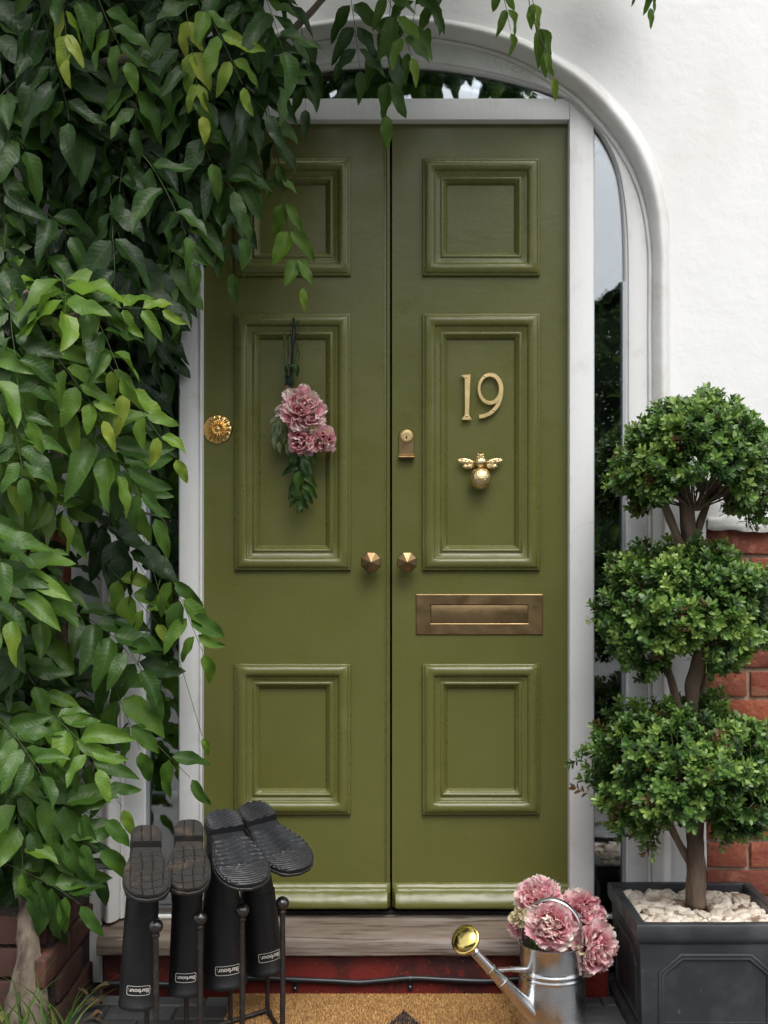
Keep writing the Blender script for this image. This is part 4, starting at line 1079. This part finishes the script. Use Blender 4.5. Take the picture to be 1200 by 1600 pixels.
m = MB(); m.tube([pg[0]+Vector((-.03, -.02, .022)), pg[1]+Vector((0, 0, .022)), pg[2]+Vector((0, 0, .022)), pg[3]+Vector((0, 0, .022))], .0055, 10); m.build('base_bar', M['iron'], rack)
m = MB(); m.tube([fr[0]+Vector((-.03, -.02, .018)), fr[1]+Vector((0, 0, .018)), fr[2]+Vector((0, 0, .018)), fr[3]+Vector((0, 0, .018))], .0055, 10); m.build('base_bar', M['iron'], rack)
for a, b in ((pg[3], fr[3]), (pg[0], fr[0])): MB().tube([a+Vector((0, 0, .021)), b+Vector((.0, 0, .019))], .0055, 10).build('cross_bar', M['iron'], rack)
for p in (pg[0], pg[3], fr[0], fr[3]): MB().ell(p+Vector((0, 0, .013)), (.0125, .0125, .0125), nu=20, nv=12).build('ball_foot', M['ironball'], rack)

# ------------------------------------------------------------------ peonies
def petal_shape(seed):
    r = random.Random(seed); V = []; A = []; n = 7; ph = r.uniform(0, 6); cup = r.uniform(.35, .7)
    for i in range(n):
        u = i/(n-1); hw = .42*math.sin(math.pi*min(1, .12+u*.72))**.8
        for j in range(7):
            v = -1+j/3; ruff = u**2*(.075*math.sin(v*7+ph)+.05*math.sin(v*13+ph*2))
            x = u*(1-.10*abs(v)**2)+u*.05*math.sin(v*9+ph); z = cup*(v*v*.22)+.30*u*u*cup+ruff
            V.append((x, v*hw, z)); A.append((u, v, 0))
    F = [(i*7+j, (i+1)*7+j, (i+1)*7+j+1, i*7+j+1) for i in range(n-1) for j in range(6)]
    return np.array(V), [np.array(F)], np.array(A)
PSH = [petal_shape(k) for k in range(6)]
def bloom(name, c, rad, axis, parent, seed, n=95, squash=(1, 1, 1), tint=.5, mat='petal', spread=118):
    r = random.Random(seed); ax = np.array(Vector(axis).normalized()); Q = Vector((0, 0, 1)).rotation_difference(Vector(axis)).to_matrix(); sets = {k: [[], [], []] for k in range(6)}
    c = np.array(c)
    for i in range(n):
        f = i/(n-1); th = R(6+(spread-6)*f**.62+r.uniform(-9, 9)); ph = i*2.39996+r.uniform(-.35, .35)
        d = Q @ Vector((math.sin(th)*math.cos(ph), math.sin(th)*math.sin(ph), math.cos(th))); d = np.array(d)
        L_ = rad*(.46+.36*f)*r.uniform(.75, 1.3); base = d*rad*(.42+.10*r.random())*np.array(squash)*(.92+.22*math.sin(ph*2+seed))
        dd = d*.62+ax*.35*(1-f)+np.array([r.uniform(-.35, .35) for _ in range(3)]); 
        nrm = ax*(.75)+np.array([r.uniform(-.5, .5) for _ in range(3)])-d*.25
        k = r.randrange(6); B = basis(dd, nrm)*L_; B[:, 1] *= r.uniform(.8, 1.6)
        sets[k][0].append(B); sets[k][1].append(base+c); sets[k][2].append(tint+r.uniform(-.2, .2)+.08*(f-.5))
    out = []
    off = Vector((0, 0, 0)); p = parent
    while p is not None: off += p.location; p = p.parent
    for k, (a, b, t) in sets.items():
        if a: out.append(instmesh(PSH[k][0], PSH[k][1], np.array(a), np.array(b)-np.array(off), PSH[k][2], np.array(t)))
    v, f, a = joinsets(out); me = mesh_np(name, v, f, a); me.materials.append(M[mat]); return link(name, me, parent)
def leafobj(name, pos, d, n_, size, tint, mat, parent, k=0):
    v, f, a = LSH[k % 10]; a = a.copy(); a[:, 2] = tint; B = basis(d, n_)*size
    off = Vector((0, 0, 0)); p = parent
    while p is not None: off += p.location; p = p.parent
    me = mesh_np(name, v @ B.T+np.array(pos)-np.array(off), f, a); me.materials.append(M[mat]); return link(name, me, parent)

# bunch hanging on the left leaf
bq = thing('hanging_flower_bunch', W(458, 500, -.025), 'tied bunch of dried pink blooms and leaves hanging upside down on the left door', 'flower bunch')
br_ = random.Random(31)
for (x0, y0, x1, y1, r_, mt) in ((460, 515, 445, 640, .0042, 'bark'), (452, 525, 457, 640, .0028, 'greenstem'), (467, 540, 452, 625, .0026, 'greenstem'), (443, 522, 452, 620, .0022, 'greenstem'), (459, 505, 455, 610, .003, 'twine'), (447, 520, 447, 600, .002, 'greenstem')):
    MB().tube(catmull3([Vector(W(x0, y0, -.028)), Vector(W((x0+x1)/2+br_.uniform(-2, 2), (y0+y1)/2, -.034)), Vector(W(x1, y1, -.040))], 0), r_, 8).build('stem', M[mt], bq)
m = MB()
for k in range(6): 
    c = Vector(W(452, 589+k*2.4, -.034)); m.tube([c+Vector((.010*math.cos(a), .009*math.sin(a), .002*math.sin(2*a+k))) for a in np.linspace(0, 2*math.pi, 15)], .0022, 6, False)
m.tube([Vector(W(458, 497, -.020)), Vector(W(462, 512, -.03)), Vector(W(459, 540, -.038)), Vector(W(456, 590, -.042))], .0022, 6)
m.tube([Vector(W(458, 512, -.02)), Vector(W(466, 500, -.026)), Vector(W(468, 515, -.034)), Vector(W(461, 530, -.038)), Vector(W(468, 555, -.03)), Vector(W(463, 570, -.03))], .001, 5)
m.ell(W(459.5, 499, -.014), (.003, .012, .003)); m.build('twine', M['twine'], bq)
bloom('bloom', W(474, 641, -.068), .050, (.25, -.9, .2), bq, 3, 120, (1, .8, 1.12), .60)
bloom('bloom', W(472, 690, -.062), .034, (-.1, -.9, -.2), bq, 5, 60, (1.1, .8, .8), .52)
bloom('bloom', W(503, 688, -.060), .031, (.4, -.9, -.1), bq, 6, 50, (1.2, .8, .75), .54)
bloom('small_bloom', W(517, 683, -.052), .013, (.6, -.7, .1), bq, 8, 26, (1, 1, 1), .35)
bloom('faded_petals', W(487, 668, -.078), .014, (.1, -.9, -.4), bq, 9, 16, (1.2, .6, .6), .5, 'creampetal')
bloom('faded_petals', W(510, 675, -.062), .010, (.3, -.9, .4), bq, 10, 12, (1, .6, 1), .5, 'creampetal')
for (x, y, tx, ty, s, t) in ((440, 655, 428, 700, .045, .6), (436, 660, 417, 690, .042, .5), (434, 665, 412, 705, .036, .4), (443, 660, 437, 712, .045, .9), (436, 650, 418, 663, .03, .7), (444, 672, 446, 718, .04, .5), (430, 670, 410, 718, .034, .3), (432, 680, 424, 722, .036, .5),
                             (447, 640, 434, 650, .022, .2), (470, 700, 472, 722, .03, .8), (477, 702, 482, 718, .026, .8), (450, 690, 450, 722, .036, .3), (437, 690, 436, 725, .03, .4)):
    a = Vector(W(x, y, -.055)); b = Vector(W(tx, ty, -.06)); leafobj('pale_leaf', a, b-a, (br_.uniform(-.6, .6), -1, .1), s, t, 'sage', bq, br_.randrange(10))
for (x, y, tx, ty, s, t) in ((465, 640, 448, 630, .028, .4), (449, 612, 440, 640, .028, .3), (450, 575, 462, 568, .026, .3), (447, 570, 444, 595, .03, .25), (463, 570, 461, 600, .03, .2), (440, 640, 436, 665, .024, .3),
                             (462, 705, 448, 762, .06, .2), (468, 708, 460, 770, .06, .25), (470, 712, 492, 740, .055, .28), (470, 720, 502, 760, .065, .10), (478, 700, 498, 730, .05, .35), (474, 740, 502, 768, .05, .4), (466, 730, 447, 740, .05, .12),
                             (466, 740, 452, 778, .05, .35), (472, 752, 500, 790, .056, .42), (468, 735, 472, 772, .056, .50), (466, 765, 458, 800, .04, .35), (474, 765, 500, 800, .045, .15), (468, 775, 474, 812, .045, .3), (462, 772, 446, 800, .04, .1), (472, 772, 488, 808, .045, .2), (468, 782, 462, 813, .036, .35), (460, 760, 448, 790, .04, .15)):
    a = Vector(W(x, y, -.045-.02*br_.random())); b = Vector(W(tx, ty, -.045-.025*br_.random())); leafobj('leaf', a, b-a, (br_.uniform(-.5, .5), -1, .2), s, t, 'leaf', bq, br_.randrange(10))
leafobj('leaf', W(466, 736, -.082), (.08, -.1, -1), (.1, -1, .1), .052, .42, 'leaf', bq, 3)

# ------------------------------------------------------------------ watering can
wx, wy = (862-600)*(CAM_D-.35)/FPX, -.35
can = thing('watering_can', (wx, wy, 0), 'galvanised steel watering can with a round brass rose, holding pink peonies', 'watering can')
prof = [(.076, .0), (.084, .001), (.086, .004), (.086, .008), (.083, .011), (.0815, .014), (.080, .05), (.0765, .10), (.0745, .122), (.0745, .124), (.0762, .1265), (.0762, .129), (.0742, .1315), (.0742, .136), (.0760, .1385), (.0760, .141), (.0738, .1435), (.0735, .150), (.0745, .196), (.0755, .198), (.0768, .200), (.0768, .2025), (.0755, .2035), (.0735, .2020), (.0725, .197), (.0715, .15), (.0712, .08)]
MB().lathe(prof, (wx, wy, 0), n=72).build('can_body', M['galv'], can, sharp=50)
# spout
sp0 = Vector((wx-.048, wy-.045, .050)); tip = Vector(W(742, 1488, -.44)); sdv = (tip-sp0)
pts = [sp0+sdv*t for t in (0, .15, .52, .525, .545, .55, .72, .725, .745, .75, 1.0)]; rd = [.021, .0195, .0140, .0150, .0150, .0136, .0124, .0136, .0136, .0120, .0108]
MB().tube(pts, rd, 24).build('spout', M['galv'], can, sharp=50)
rc = Vector(W(727, 1468, -.445)); rax = Vector((-.42, -.62, .50)).normalized()
m = MB().lathe([(.0112, -.030), (.012, -.028), (.022, -.013), (.0305, -.006), (.0335, -.004), (.0342, -.001), (.0335, .002), (.0315, .003), (.0300, .0032), (.0285, .0055), (.022, .0095), (.012, .012), (.0, .0128)], rc, rax, 48)
m.build('brass_rose', pm('bright_yellow_brass', (.80, .62, .20), .16, 1, bump=[(60, .12, .001)]), can)
MB().tube([tip-sdv.normalized()*.01, rc-rax*.026], [.0108, .0112], 20).build('rose_neck', M['galv'], can)
a = sp0+sdv*.66; b = Vector((wx-.066, wy-.035, .150)); m = MB(); m.tube([a+Vector((0, 0, .008)), (a+b)/2+Vector((0, 0, .006)), b, b+Vector((.012, -.004, .004))], [.0055, .006, .0075, .006], 10); m.build('spout_brace', M['galv'], can)
# hoop handle
hp = []
A_, B_ = Vector((wx-.066, wy+.012, .196)), Vector((wx+.066, wy-.026, .196))
for k in range(33):
    t = math.pi*k/32; mid = (A_+B_)/2; ex = (A_-B_)/2; hp.append(mid+ex*math.cos(t)*(1+.10*math.sin(t))+Vector((0, 0, .108*math.sin(t)**.8)))
vs = []; fs = []; side = Vector((.019, .066, 0)).normalized()
for i, p in enumerate(hp):
    t = (hp[min(i+1, 32)]-hp[max(i-1, 0)]).normalized(); nn = t.cross(side).normalized()
    for k in range(12):
        a_ = 2*math.pi*k/12; vs.append(p+side*math.cos(a_)*.0095+nn*math.sin(a_)*.0038)
for i in range(32):
    for k in range(12): fs.append((i*12+k, i*12+(k+1) % 12, (i+1)*12+(k+1) % 12, (i+1)*12+k))
MB().add(vs, fs).build('hoop_handle', M['galv'], can)
def peony(lab, px, py, Y, rad, axis, seed, squash=(1, 1, 1), tint=.55, n=110):
    c = Vector(W(px, py, Y)); foot = Vector((wx+(c.x-wx)*.2, wy+(c.y-wy)*.2, .03)); t = thing('peony', foot, lab, 'flower', 'pink peonies in the watering can')
    bloom('bloom', c, rad, axis, t, seed, n, squash, tint)
    top = c-Vector(axis).normalized()*rad*.35; rim = Vector((wx+max(-.055, min(.055, (c.x-wx)*.7)), wy+max(-.05, min(.05, (c.y-wy)*.7)), .205))
    MB().tube(catmull3([foot, rim, top], 0), .003, 8).build('stem', M['greenstem'], t)
    return t
p1 = peony('large open pink peony at the front centre of the watering can, inside its handle hoop', 862, 1450, -.405, .049, (-.12, -.9, .35), 41, (1, .8, 1.02), .56, 140)
p2 = peony('pink peony at the top left of the watering can, highest of the bunch', 842, 1403, -.275, .047, (-.25, -.55, .7), 42, (1.25, .8, .72), .55, 120)
p3 = peony('pink peony at upper right of the watering can, behind its handle', 905, 1430, -.265, .053, (.35, -.6, .6), 43, (1.05, .8, .92), .50, 120)
p4 = peony('pink peony drooping over the right side of the watering can towards the planter', 928, 1480, -.35, .049, (.5, -.8, .1), 44, (.8, .8, 1.15), .58, 120)
p5 = peony('small pink peony low at left, behind the handle of the watering can', 812, 1446, -.31, .028, (-.6, -.6, -.1), 45, (.9, .8, 1.0), .62, 50)
bloom('cream_petals', W(812, 1431, -.345), .019, (-.5, -.85, .2), p5, 46, 30, (1, .7, 1.2), .55, 'creampetal', 90)
bloom('cream_petals', W(893, 1448, -.40), .013, (.2, -.9, .1), p1, 47, 14, (.8, .6, 1.6), .55, 'creampetal', 80)
bloom('cream_petals', W(905, 1490, -.385), .012, (-.3, -.9, .1), p4, 48, 14, (.6, .6, 2.0), .5, 'creampetal', 80)
bloom('cream_petals', W(902, 1518, -.385), .013, (-.3, -.8, -.5), p4, 49, 18, (1, .6, 1.3), .7, 'petal', 90)
leafobj('leaf', W(835, 1470, -.38), (-.3, 0, -1), (-.2, -1, .2), .028, .5, 'leaf', p1, 2); leafobj('leaf', W(848, 1468, -.385), (.1, -.2, -1), (0, -1, .2), .024, .55, 'leaf', p1, 4)

# ------------------------------------------------------------------ planter
PX0, PX1, PYB, PYF, ZR = .564, .924, -.095, -.457, .275
pl = thing('planter', ((PX0+PX1)/2, (PYB+PYF)/2, 0), 'square lead-grey planter with a raised octagonal panel, at right in front of the brick', 'planter')
def sqring(i_, z): return [(PX0+i_, PYF+i_, z), (PX1-i_, PYF+i_, z), (PX1-i_, PYB-i_, z), (PX0+i_, PYB-i_, z)]
rg = [(.004, 0), (.004, .02), (.010, .028), (.016, .034), (.010, .215), (.009, .228), (.004, .234), (.001, .240), (.0, .246), (.0, .270), (.002, .274), (.006, .2755), (.020, .2755), (.0235, .273), (.0245, .268), (.026, .15)]
vs = []; fs = []
seg = 10
for i_, z in rg:
    c4 = sqring(i_, z)
    for k in range(4):
        a, b = Vector(c4[k]), Vector(c4[(k+1) % 4])
        for q in range(seg):
            p = a.lerp(b, q/seg); p += Vector((mnoise.noise(p*9), mnoise.noise(p*9+Vector((3, 3, 3))), mnoise.noise(p*12)))*.0012; vs.append(p)
n = 4*seg
for i in range(len(rg)-1):
    for k in range(n): fs.append((i*n+k, i*n+(k+1) % n, (i+1)*n+(k+1) % n, (i+1)*n+k))
MB().add(vs, fs).build('planter_box', M['planter'], pl, sharp=35)
def octa_panel(side):
    pts0 = [(.052, .045), (.052, .165), (.100, .205), (.262, .205), (.310, .165), (.310, .045)]; pts0 = [(a, b) for a, b in pts0]
    def ring(ins):
        q = [(.052+ins, .045+ins*.5), (.052+ins, .165-ins*.4), (.100+ins*.4, .207-ins), (.260-ins*.4, .207-ins), (.308-ins, .165-ins*.4), (.308-ins, .045+ins*.5)]; return q
    prof = [(0, -.002), (0, .0035), (.002, .0048), (.005, .0048), (.0065, .0030), (.008, .0030), (.010, .0042), (.013, .0040), (.015, .0), (.015, -.004)]
    vs = []; fs = []
    for ins, h_ in prof:
        for a, z in ring(ins):
            d_ = .016-(z-.034)*.033
            if side == 'front': vs.append((PX0+a, PYF+d_-h_, z))
            elif side == 'left': vs.append((PX0+d_-h_, PYB-a, z))
            else: vs.append((PX1-d_+h_, PYB-a, z))
    for i in range(len(prof)-1):
        for k in range(6): fs.append((i*6+k, i*6+(k+1) % 6, (i+1)*6+(k+1) % 6, (i+1)*6+k))
    MB().add(vs, fs).build('panel_moulding', M['planter'], pl, sharp=40)
octa_panel('front'); octa_panel('left'); octa_panel('right')
MB().box(PX0+.024, PX1-.024, PYF+.024, PYB-.024, .20, .243).build('soil', M['soil'], pl, smooth=False)
# limestone chips
def rock(seed):
    bm = bmesh.new(); bmesh.ops.create_icosphere(bm, subdivisions=2, radius=1); r = random.Random(seed)
    for v in bm.verts: v.co *= 1+.10*r.uniform(-1, 1)
    cuts = [Vector((r.gauss(0, 1), r.gauss(0, 1), r.gauss(0, 1))).normalized() for _ in range(11)]; ds = [r.uniform(.38, .72) for _ in cuts]
    for v in bm.verts:
        for c, d in zip(cuts, ds):
            k = v.co.dot(c)
            if k > d: v.co -= c*(k-d)
    bm.verts.index_update(); V = np.array([v.co[:] for v in bm.verts]); F = np.array([[v.index for v in f.verts] for f in bm.faces]); bm.free()
    return V, [F], np.zeros((len(V), 3))
RK = [rock(k) for k in range(8)]; sets = []
gx_ = []
rr = random.Random(77)
for k in range(640):
    layer = k/640
    x = rr.uniform(PX0+.034, PX1-.034); y_ = rr.uniform(PYF+.034, PYB-.034); s = rr.choice([.010, .014, .018, .022]) * rr.uniform(.8, 1.2)
    if math.hypot(x-.745, y_+.27) < .03: continue
    gx_.append((x, y_, .243+.014*layer+.003*rr.random(), s))
for j in range(8):
    sel = gx_[j::8]; MMs = []; PP = []; T = []
    for x, y_, z, s in sel:
        e = Matrix.Rotation(rr.uniform(0, 6.28), 3, 'Z') @ Matrix.Rotation(rr.uniform(-.5, .5), 3, 'X') @ Matrix.Diagonal((s*1.3, s*rr.uniform(.7, 1.1), s*rr.uniform(.5, .8)))
        MMs.append(np.array(e)); PP.append((x, y_, z)); T.append(min(1, max(.02, rr.gauss(.62, .24))) if rr.random() > .06 else .1)
    sets.append(instmesh(RK[j][0], RK[j][1], np.array(MMs), np.array(PP), RK[j][2], np.array(T)))
v, f, a = joinsets(sets); me = mesh_np('gravel', v, f, a, False); me.materials.append(M['stone']); gv = link('gravel', me)
tag(gv, 'cream and tan limestone chips filling the top of the grey planter', 'gravel', kind='stuff')

# ------------------------------------------------------------------ box topiary
top = thing('topiary_tree', (.745, -.27, .24), 'three-tiered clipped box topiary growing in the grey planter', 'topiary')
def tb(pts, rads, name='limb'):
    P = [Vector(W(*p)) for p in pts]; t = catmull3(P, 0); rr_ = np.interp(np.linspace(0, 1, len(t)), np.linspace(0, 1, len(rads)), rads)
    m = MB().tube(t, list(rr_*.76), 16); out = []
    for i, q in enumerate(m.v):
        q = Vector(q); c = t[min(len(t)-1, i//16)]; d = (q-c); w0 = t[0]; c2 = c+Vector((mnoise.noise(c*9), mnoise.noise(c*9+Vector((4, 4, 4))), 0))*.012*min(1, (c.z-w0.z)/.1); a = math.atan2(d.y, d.x); k = 1+.16*math.sin(3*a+q.z*22)+.09*math.sin(7*a-q.z*30)+.15*mnoise.noise(q*30); out.append(tuple(c2+d*k))
    m.v = out; return m.build(name, M['bark'], top, sharp=None)
tb([(1088, 1415, -.27), (1089, 1370, -.27), (1088, 1300, -.27), (1090, 1240, -.27), (1082, 1160, -.27), (1085, 1080, -.27), (1092, 1030, -.27), (1085, 960, -.27), (1078, 880, -.27), (1075, 820, -.27), (1064, 740, -.27), (1070, 690, -.26)], [.034, .0275, .026, .023, .021, .022, .023, .021, .021, .022, .018, .012], 'trunk')
tb([(1080, 1350, -.27), (1066, 1325, -.27), (1048, 1290, -.28), (1030, 1240, -.30)], [.013, .011, .010, .008])
tb([(1060, 1110, -.28), (1052, 1075, -.28), (1044, 1040, -.28), (1038, 1000, -.28)], [.014, .012, .010, .008])
tb([(1088, 1110, -.25), (1098, 1070, -.25), (1108, 1030, -.25), (1112, 980, -.25)], [.014, .012, .011, .009])
tb([(1070, 865, -.27), (1055, 830, -.28), (1038, 790, -.29), (1020, 740, -.3)], [.016, .012, .011, .008])
tb([(1082, 870, -.27), (1090, 830, -.26), (1104, 785, -.25), (1130, 745, -.25)], [.014, .012, .009, .006])
trr = random.Random(12)
# sprig: opposite pairs of small oval leaves along a short shoot
def sprig(seed):
    r = random.Random(seed); V = []; F3 = []; F4 = []; A = []
    def leaf(p, d, n_, s, tt):
        B = basis(d, n_)*s; o = len(V)
        loc_ = [(0, 0, 0), (.3, -.22, .05), (.3, 0, -.02), (.3, .22, .05), (.72, -.24, .0), (.72, 0, -.08), (.72, .24, .0), (1, 0, -.12)]
        for q in loc_: V.append(B @ np.array(q)+p); A.append((q[0], q[1], tt))
        for t3 in ((0, 1, 2), (0, 2, 3), (4, 7, 5), (5, 7, 6)): F3.append(tuple(o+i for i in t3))
        for t4 in ((1, 4, 5, 2), (2, 5, 6, 3)): F4.append(tuple(o+i for i in t4))
    L_ = .030
    for k in range(6):
        z = L_*k/5; t = k/5; a0 = k*math.pi/2+r.uniform(-.3, .3)
        for sg in (0, math.pi):
            a = a0+sg; op = R(68-34*t+r.uniform(-10, 10)); d = np.array([math.cos(a)*math.sin(op), math.sin(a)*math.sin(op), math.cos(op)]); nn = np.array([-math.cos(a)*math.cos(op), -math.sin(a)*math.cos(op), math.sin(op)])
            leaf(np.array([0, 0, z]), d, nn, (.0175-.004*abs(t-.5))*r.uniform(.85, 1.15)*(.8 if k == 5 else 1), .30*t**2+r.uniform(-.06, .06))
    # shoot
    for q in range(3):
        a = q*2.09; o = len(V); V.extend([np.array([.0006*math.cos(a), .0006*math.sin(a), -.02]), np.array([.0006*math.cos(a+2.09), .0006*math.sin(a+2.09), -.02]), np.array([0, 0, L_])]); A += [(0, 0, .1)]*3; F3.append((o, o+1, o+2))
    return np.array(V), [np.array(F3), np.array(F4)], np.array(A)
SPR = [sprig(k) for k in range(6)]
def crown(cx, cy, Y, rx, ry, rz, n, seed, openbot, lobes):
    """rx,ry,rz in metres (x, depth, height); tier of clipped foliage"""
    r = random.Random(seed); c = Vector(W(cx, cy, Y)); per = [[[], [], []] for _ in range(6)]; k = 0; tries = 0
    while k < n and tries < n*12:
        tries += 1
        d = Vector((r.gauss(0, 1), r.gauss(0, 1), r.gauss(0, 1))).normalized()
        if d.y > .55 and r.random() < .6: continue
        inner = r.random() < .22
        rad = r.uniform(.55, .85) if inner else r.uniform(.86, 1.03)
        lump = 1+.26*mnoise.noise(d*2.1+Vector((seed, 0, 0)))+.20*mnoise.noise(d*5+Vector((0, seed, 0)))
        e = 1.0
        if d.z < 0: e = 1+.10*abs(d.z)
        p = Vector((d.x*rx, d.y*ry, d.z*rz))*rad*lump*e
        # open underside near the trunk
        if p.z < rz*.02 and math.hypot(p.x+.03*rx, p.y*.25) < openbot*rx*(-p.z/rz+.12): continue
        if mnoise.noise(p*14+Vector((seed*3, 1, 2))) < -.18 and r.random() < .93: continue
        g = (d*.8+Vector((0, -.12, .45))+Vector((r.gauss(0, .35), r.gauss(0, .35), r.gauss(0, .35)))).normalized()
        s = r.uniform(.9, 1.3)*(1.2 if r.random() < .08 else 1)
        Q = Vector((0, 0, 1)).rotation_difference(g).to_matrix() @ Matrix.Rotation(r.uniform(0, 6.28), 3, 'Z')
        q = r.randrange(6); per[q][0].append(np.array(Q)*s); per[q][1].append(tuple(c+p-g*.012-top.location))
        tn_ = .34+.30*mnoise.noise(p*11+Vector((9, seed, 0)))+r.uniform(-.16, .22)+(.28 if r.random() < .14 else 0); per[q][2].append(max(.1, tn_) if r.random() > .025 else -.6); k += 1
    sets = [instmesh(SPR[q][0], SPR[q][1], np.array(per[q][0]), np.array(per[q][1]), SPR[q][2], np.array(per[q][2])) for q in range(6)]
    v, f, a = joinsets(sets); me = mesh_np('crown', v, f, a, False); me.materials.append(M['boxleaf']); o = link('crown', me, top); o['kind'] = 'stuff'
    # twiggy skeleton inside
    m = MB()
    for i in range(46):
        a = r.uniform(0, 6.28); up = r.uniform(-.35, .8); e_ = Vector((math.cos(a)*rx*.85, math.sin(a)*ry*.85, up*rz)); b_ = Vector((r.uniform(-.01, .01), 0, -rz*.7))
        m.tube([c+b_, c+b_.lerp(e_, .5)+Vector((0, 0, -.006)), c+e_], [.0028, .0018, .0008], 5, False)
    m.build('twigs', M['bark'], top, sharp=None)['kind'] = 'stuff'
crown(1086, 730, -.27, .172, .16, .146, 1150, 3, .72, 0)
crown(1068, 955, -.27, .198, .17, .140, 1300, 5, .24, 0)
crown(1072, 1206, -.27, .212, .18, .156, 1500, 8, .34, 0)

# ------------------------------------------------------------------ garden across the path, seen only in the glass
hm = MB(); vs = []; fs = []; nx_, nz_ = 90, 24; hr = random.Random(2)
for i in range(nx_+1):
    for j in range(nz_+1):
        x = -14+28*i/nx_; t = j/nz_; hgt = 5.3+.7*mnoise.noise(Vector((x*.5, 0, 0)))+.35*mnoise.noise(Vector((x*1.8, 3, 0)))
        vs.append((x, -13-1.2*t*t+.5*mnoise.noise(Vector((x*.9, t*5, 0)))+.3*mnoise.noise(Vector((x*3, t*14, 0))), hgt*t-.02*(1-t)))
for i in range(nx_):
    for j in range(nz_): fs.append((i*(nz_+1)+j, (i+1)*(nz_+1)+j, (i+1)*(nz_+1)+j+1, i*(nz_+1)+j+1))
hedge = thing('garden_hedge', (0, -13, -.02), 'tall evergreen hedge across the front garden, facing the house', 'hedge')
M['hedgegreen'] = pm('hedge_mass', (.02, .04, .014), .8, var=[(3, (.05, .09, .025), .5, .7)], bump=[(4, .8, .1)])
hm.add(vs, fs).build('hedge_mass', M['hedgegreen'], hedge)['kind'] = 'stuff'
N_ = 6500; Ms = []; Ps = []; Ts = []
for k in range(N_):
    x = hr.uniform(-10, 10); t = hr.random()**.8; hgt = 5.3+.7*mnoise.noise(Vector((x*.5, 0, 0)))+.35*mnoise.noise(Vector((x*1.8, 3, 0)))
    Ps.append((x, -12.8-1.2*t*t+.5*mnoise.noise(Vector((x*.9, t*5, 0)))+hr.uniform(-.1, .15), hgt*t+hr.uniform(-.05, .18)+.02)); s = hr.uniform(.1, .24)
    Ms.append(basis((hr.gauss(0, 1), hr.gauss(0, .6), hr.gauss(0, 1)), (hr.gauss(0, .5), 1, .5))*s); Ts.append(hr.uniform(.15, .75))
v, f, a = instmesh(LSH[0][0], LSH[0][1], np.array(Ms), np.array(Ps)-np.array((0, -13, 0)), LSH[0][2], np.array(Ts)); me = mesh_np('hedge_leaves', v, f, a); me.materials.append(M['leaf']); link('hedge_leaves', me, hedge)['kind'] = 'stuff'
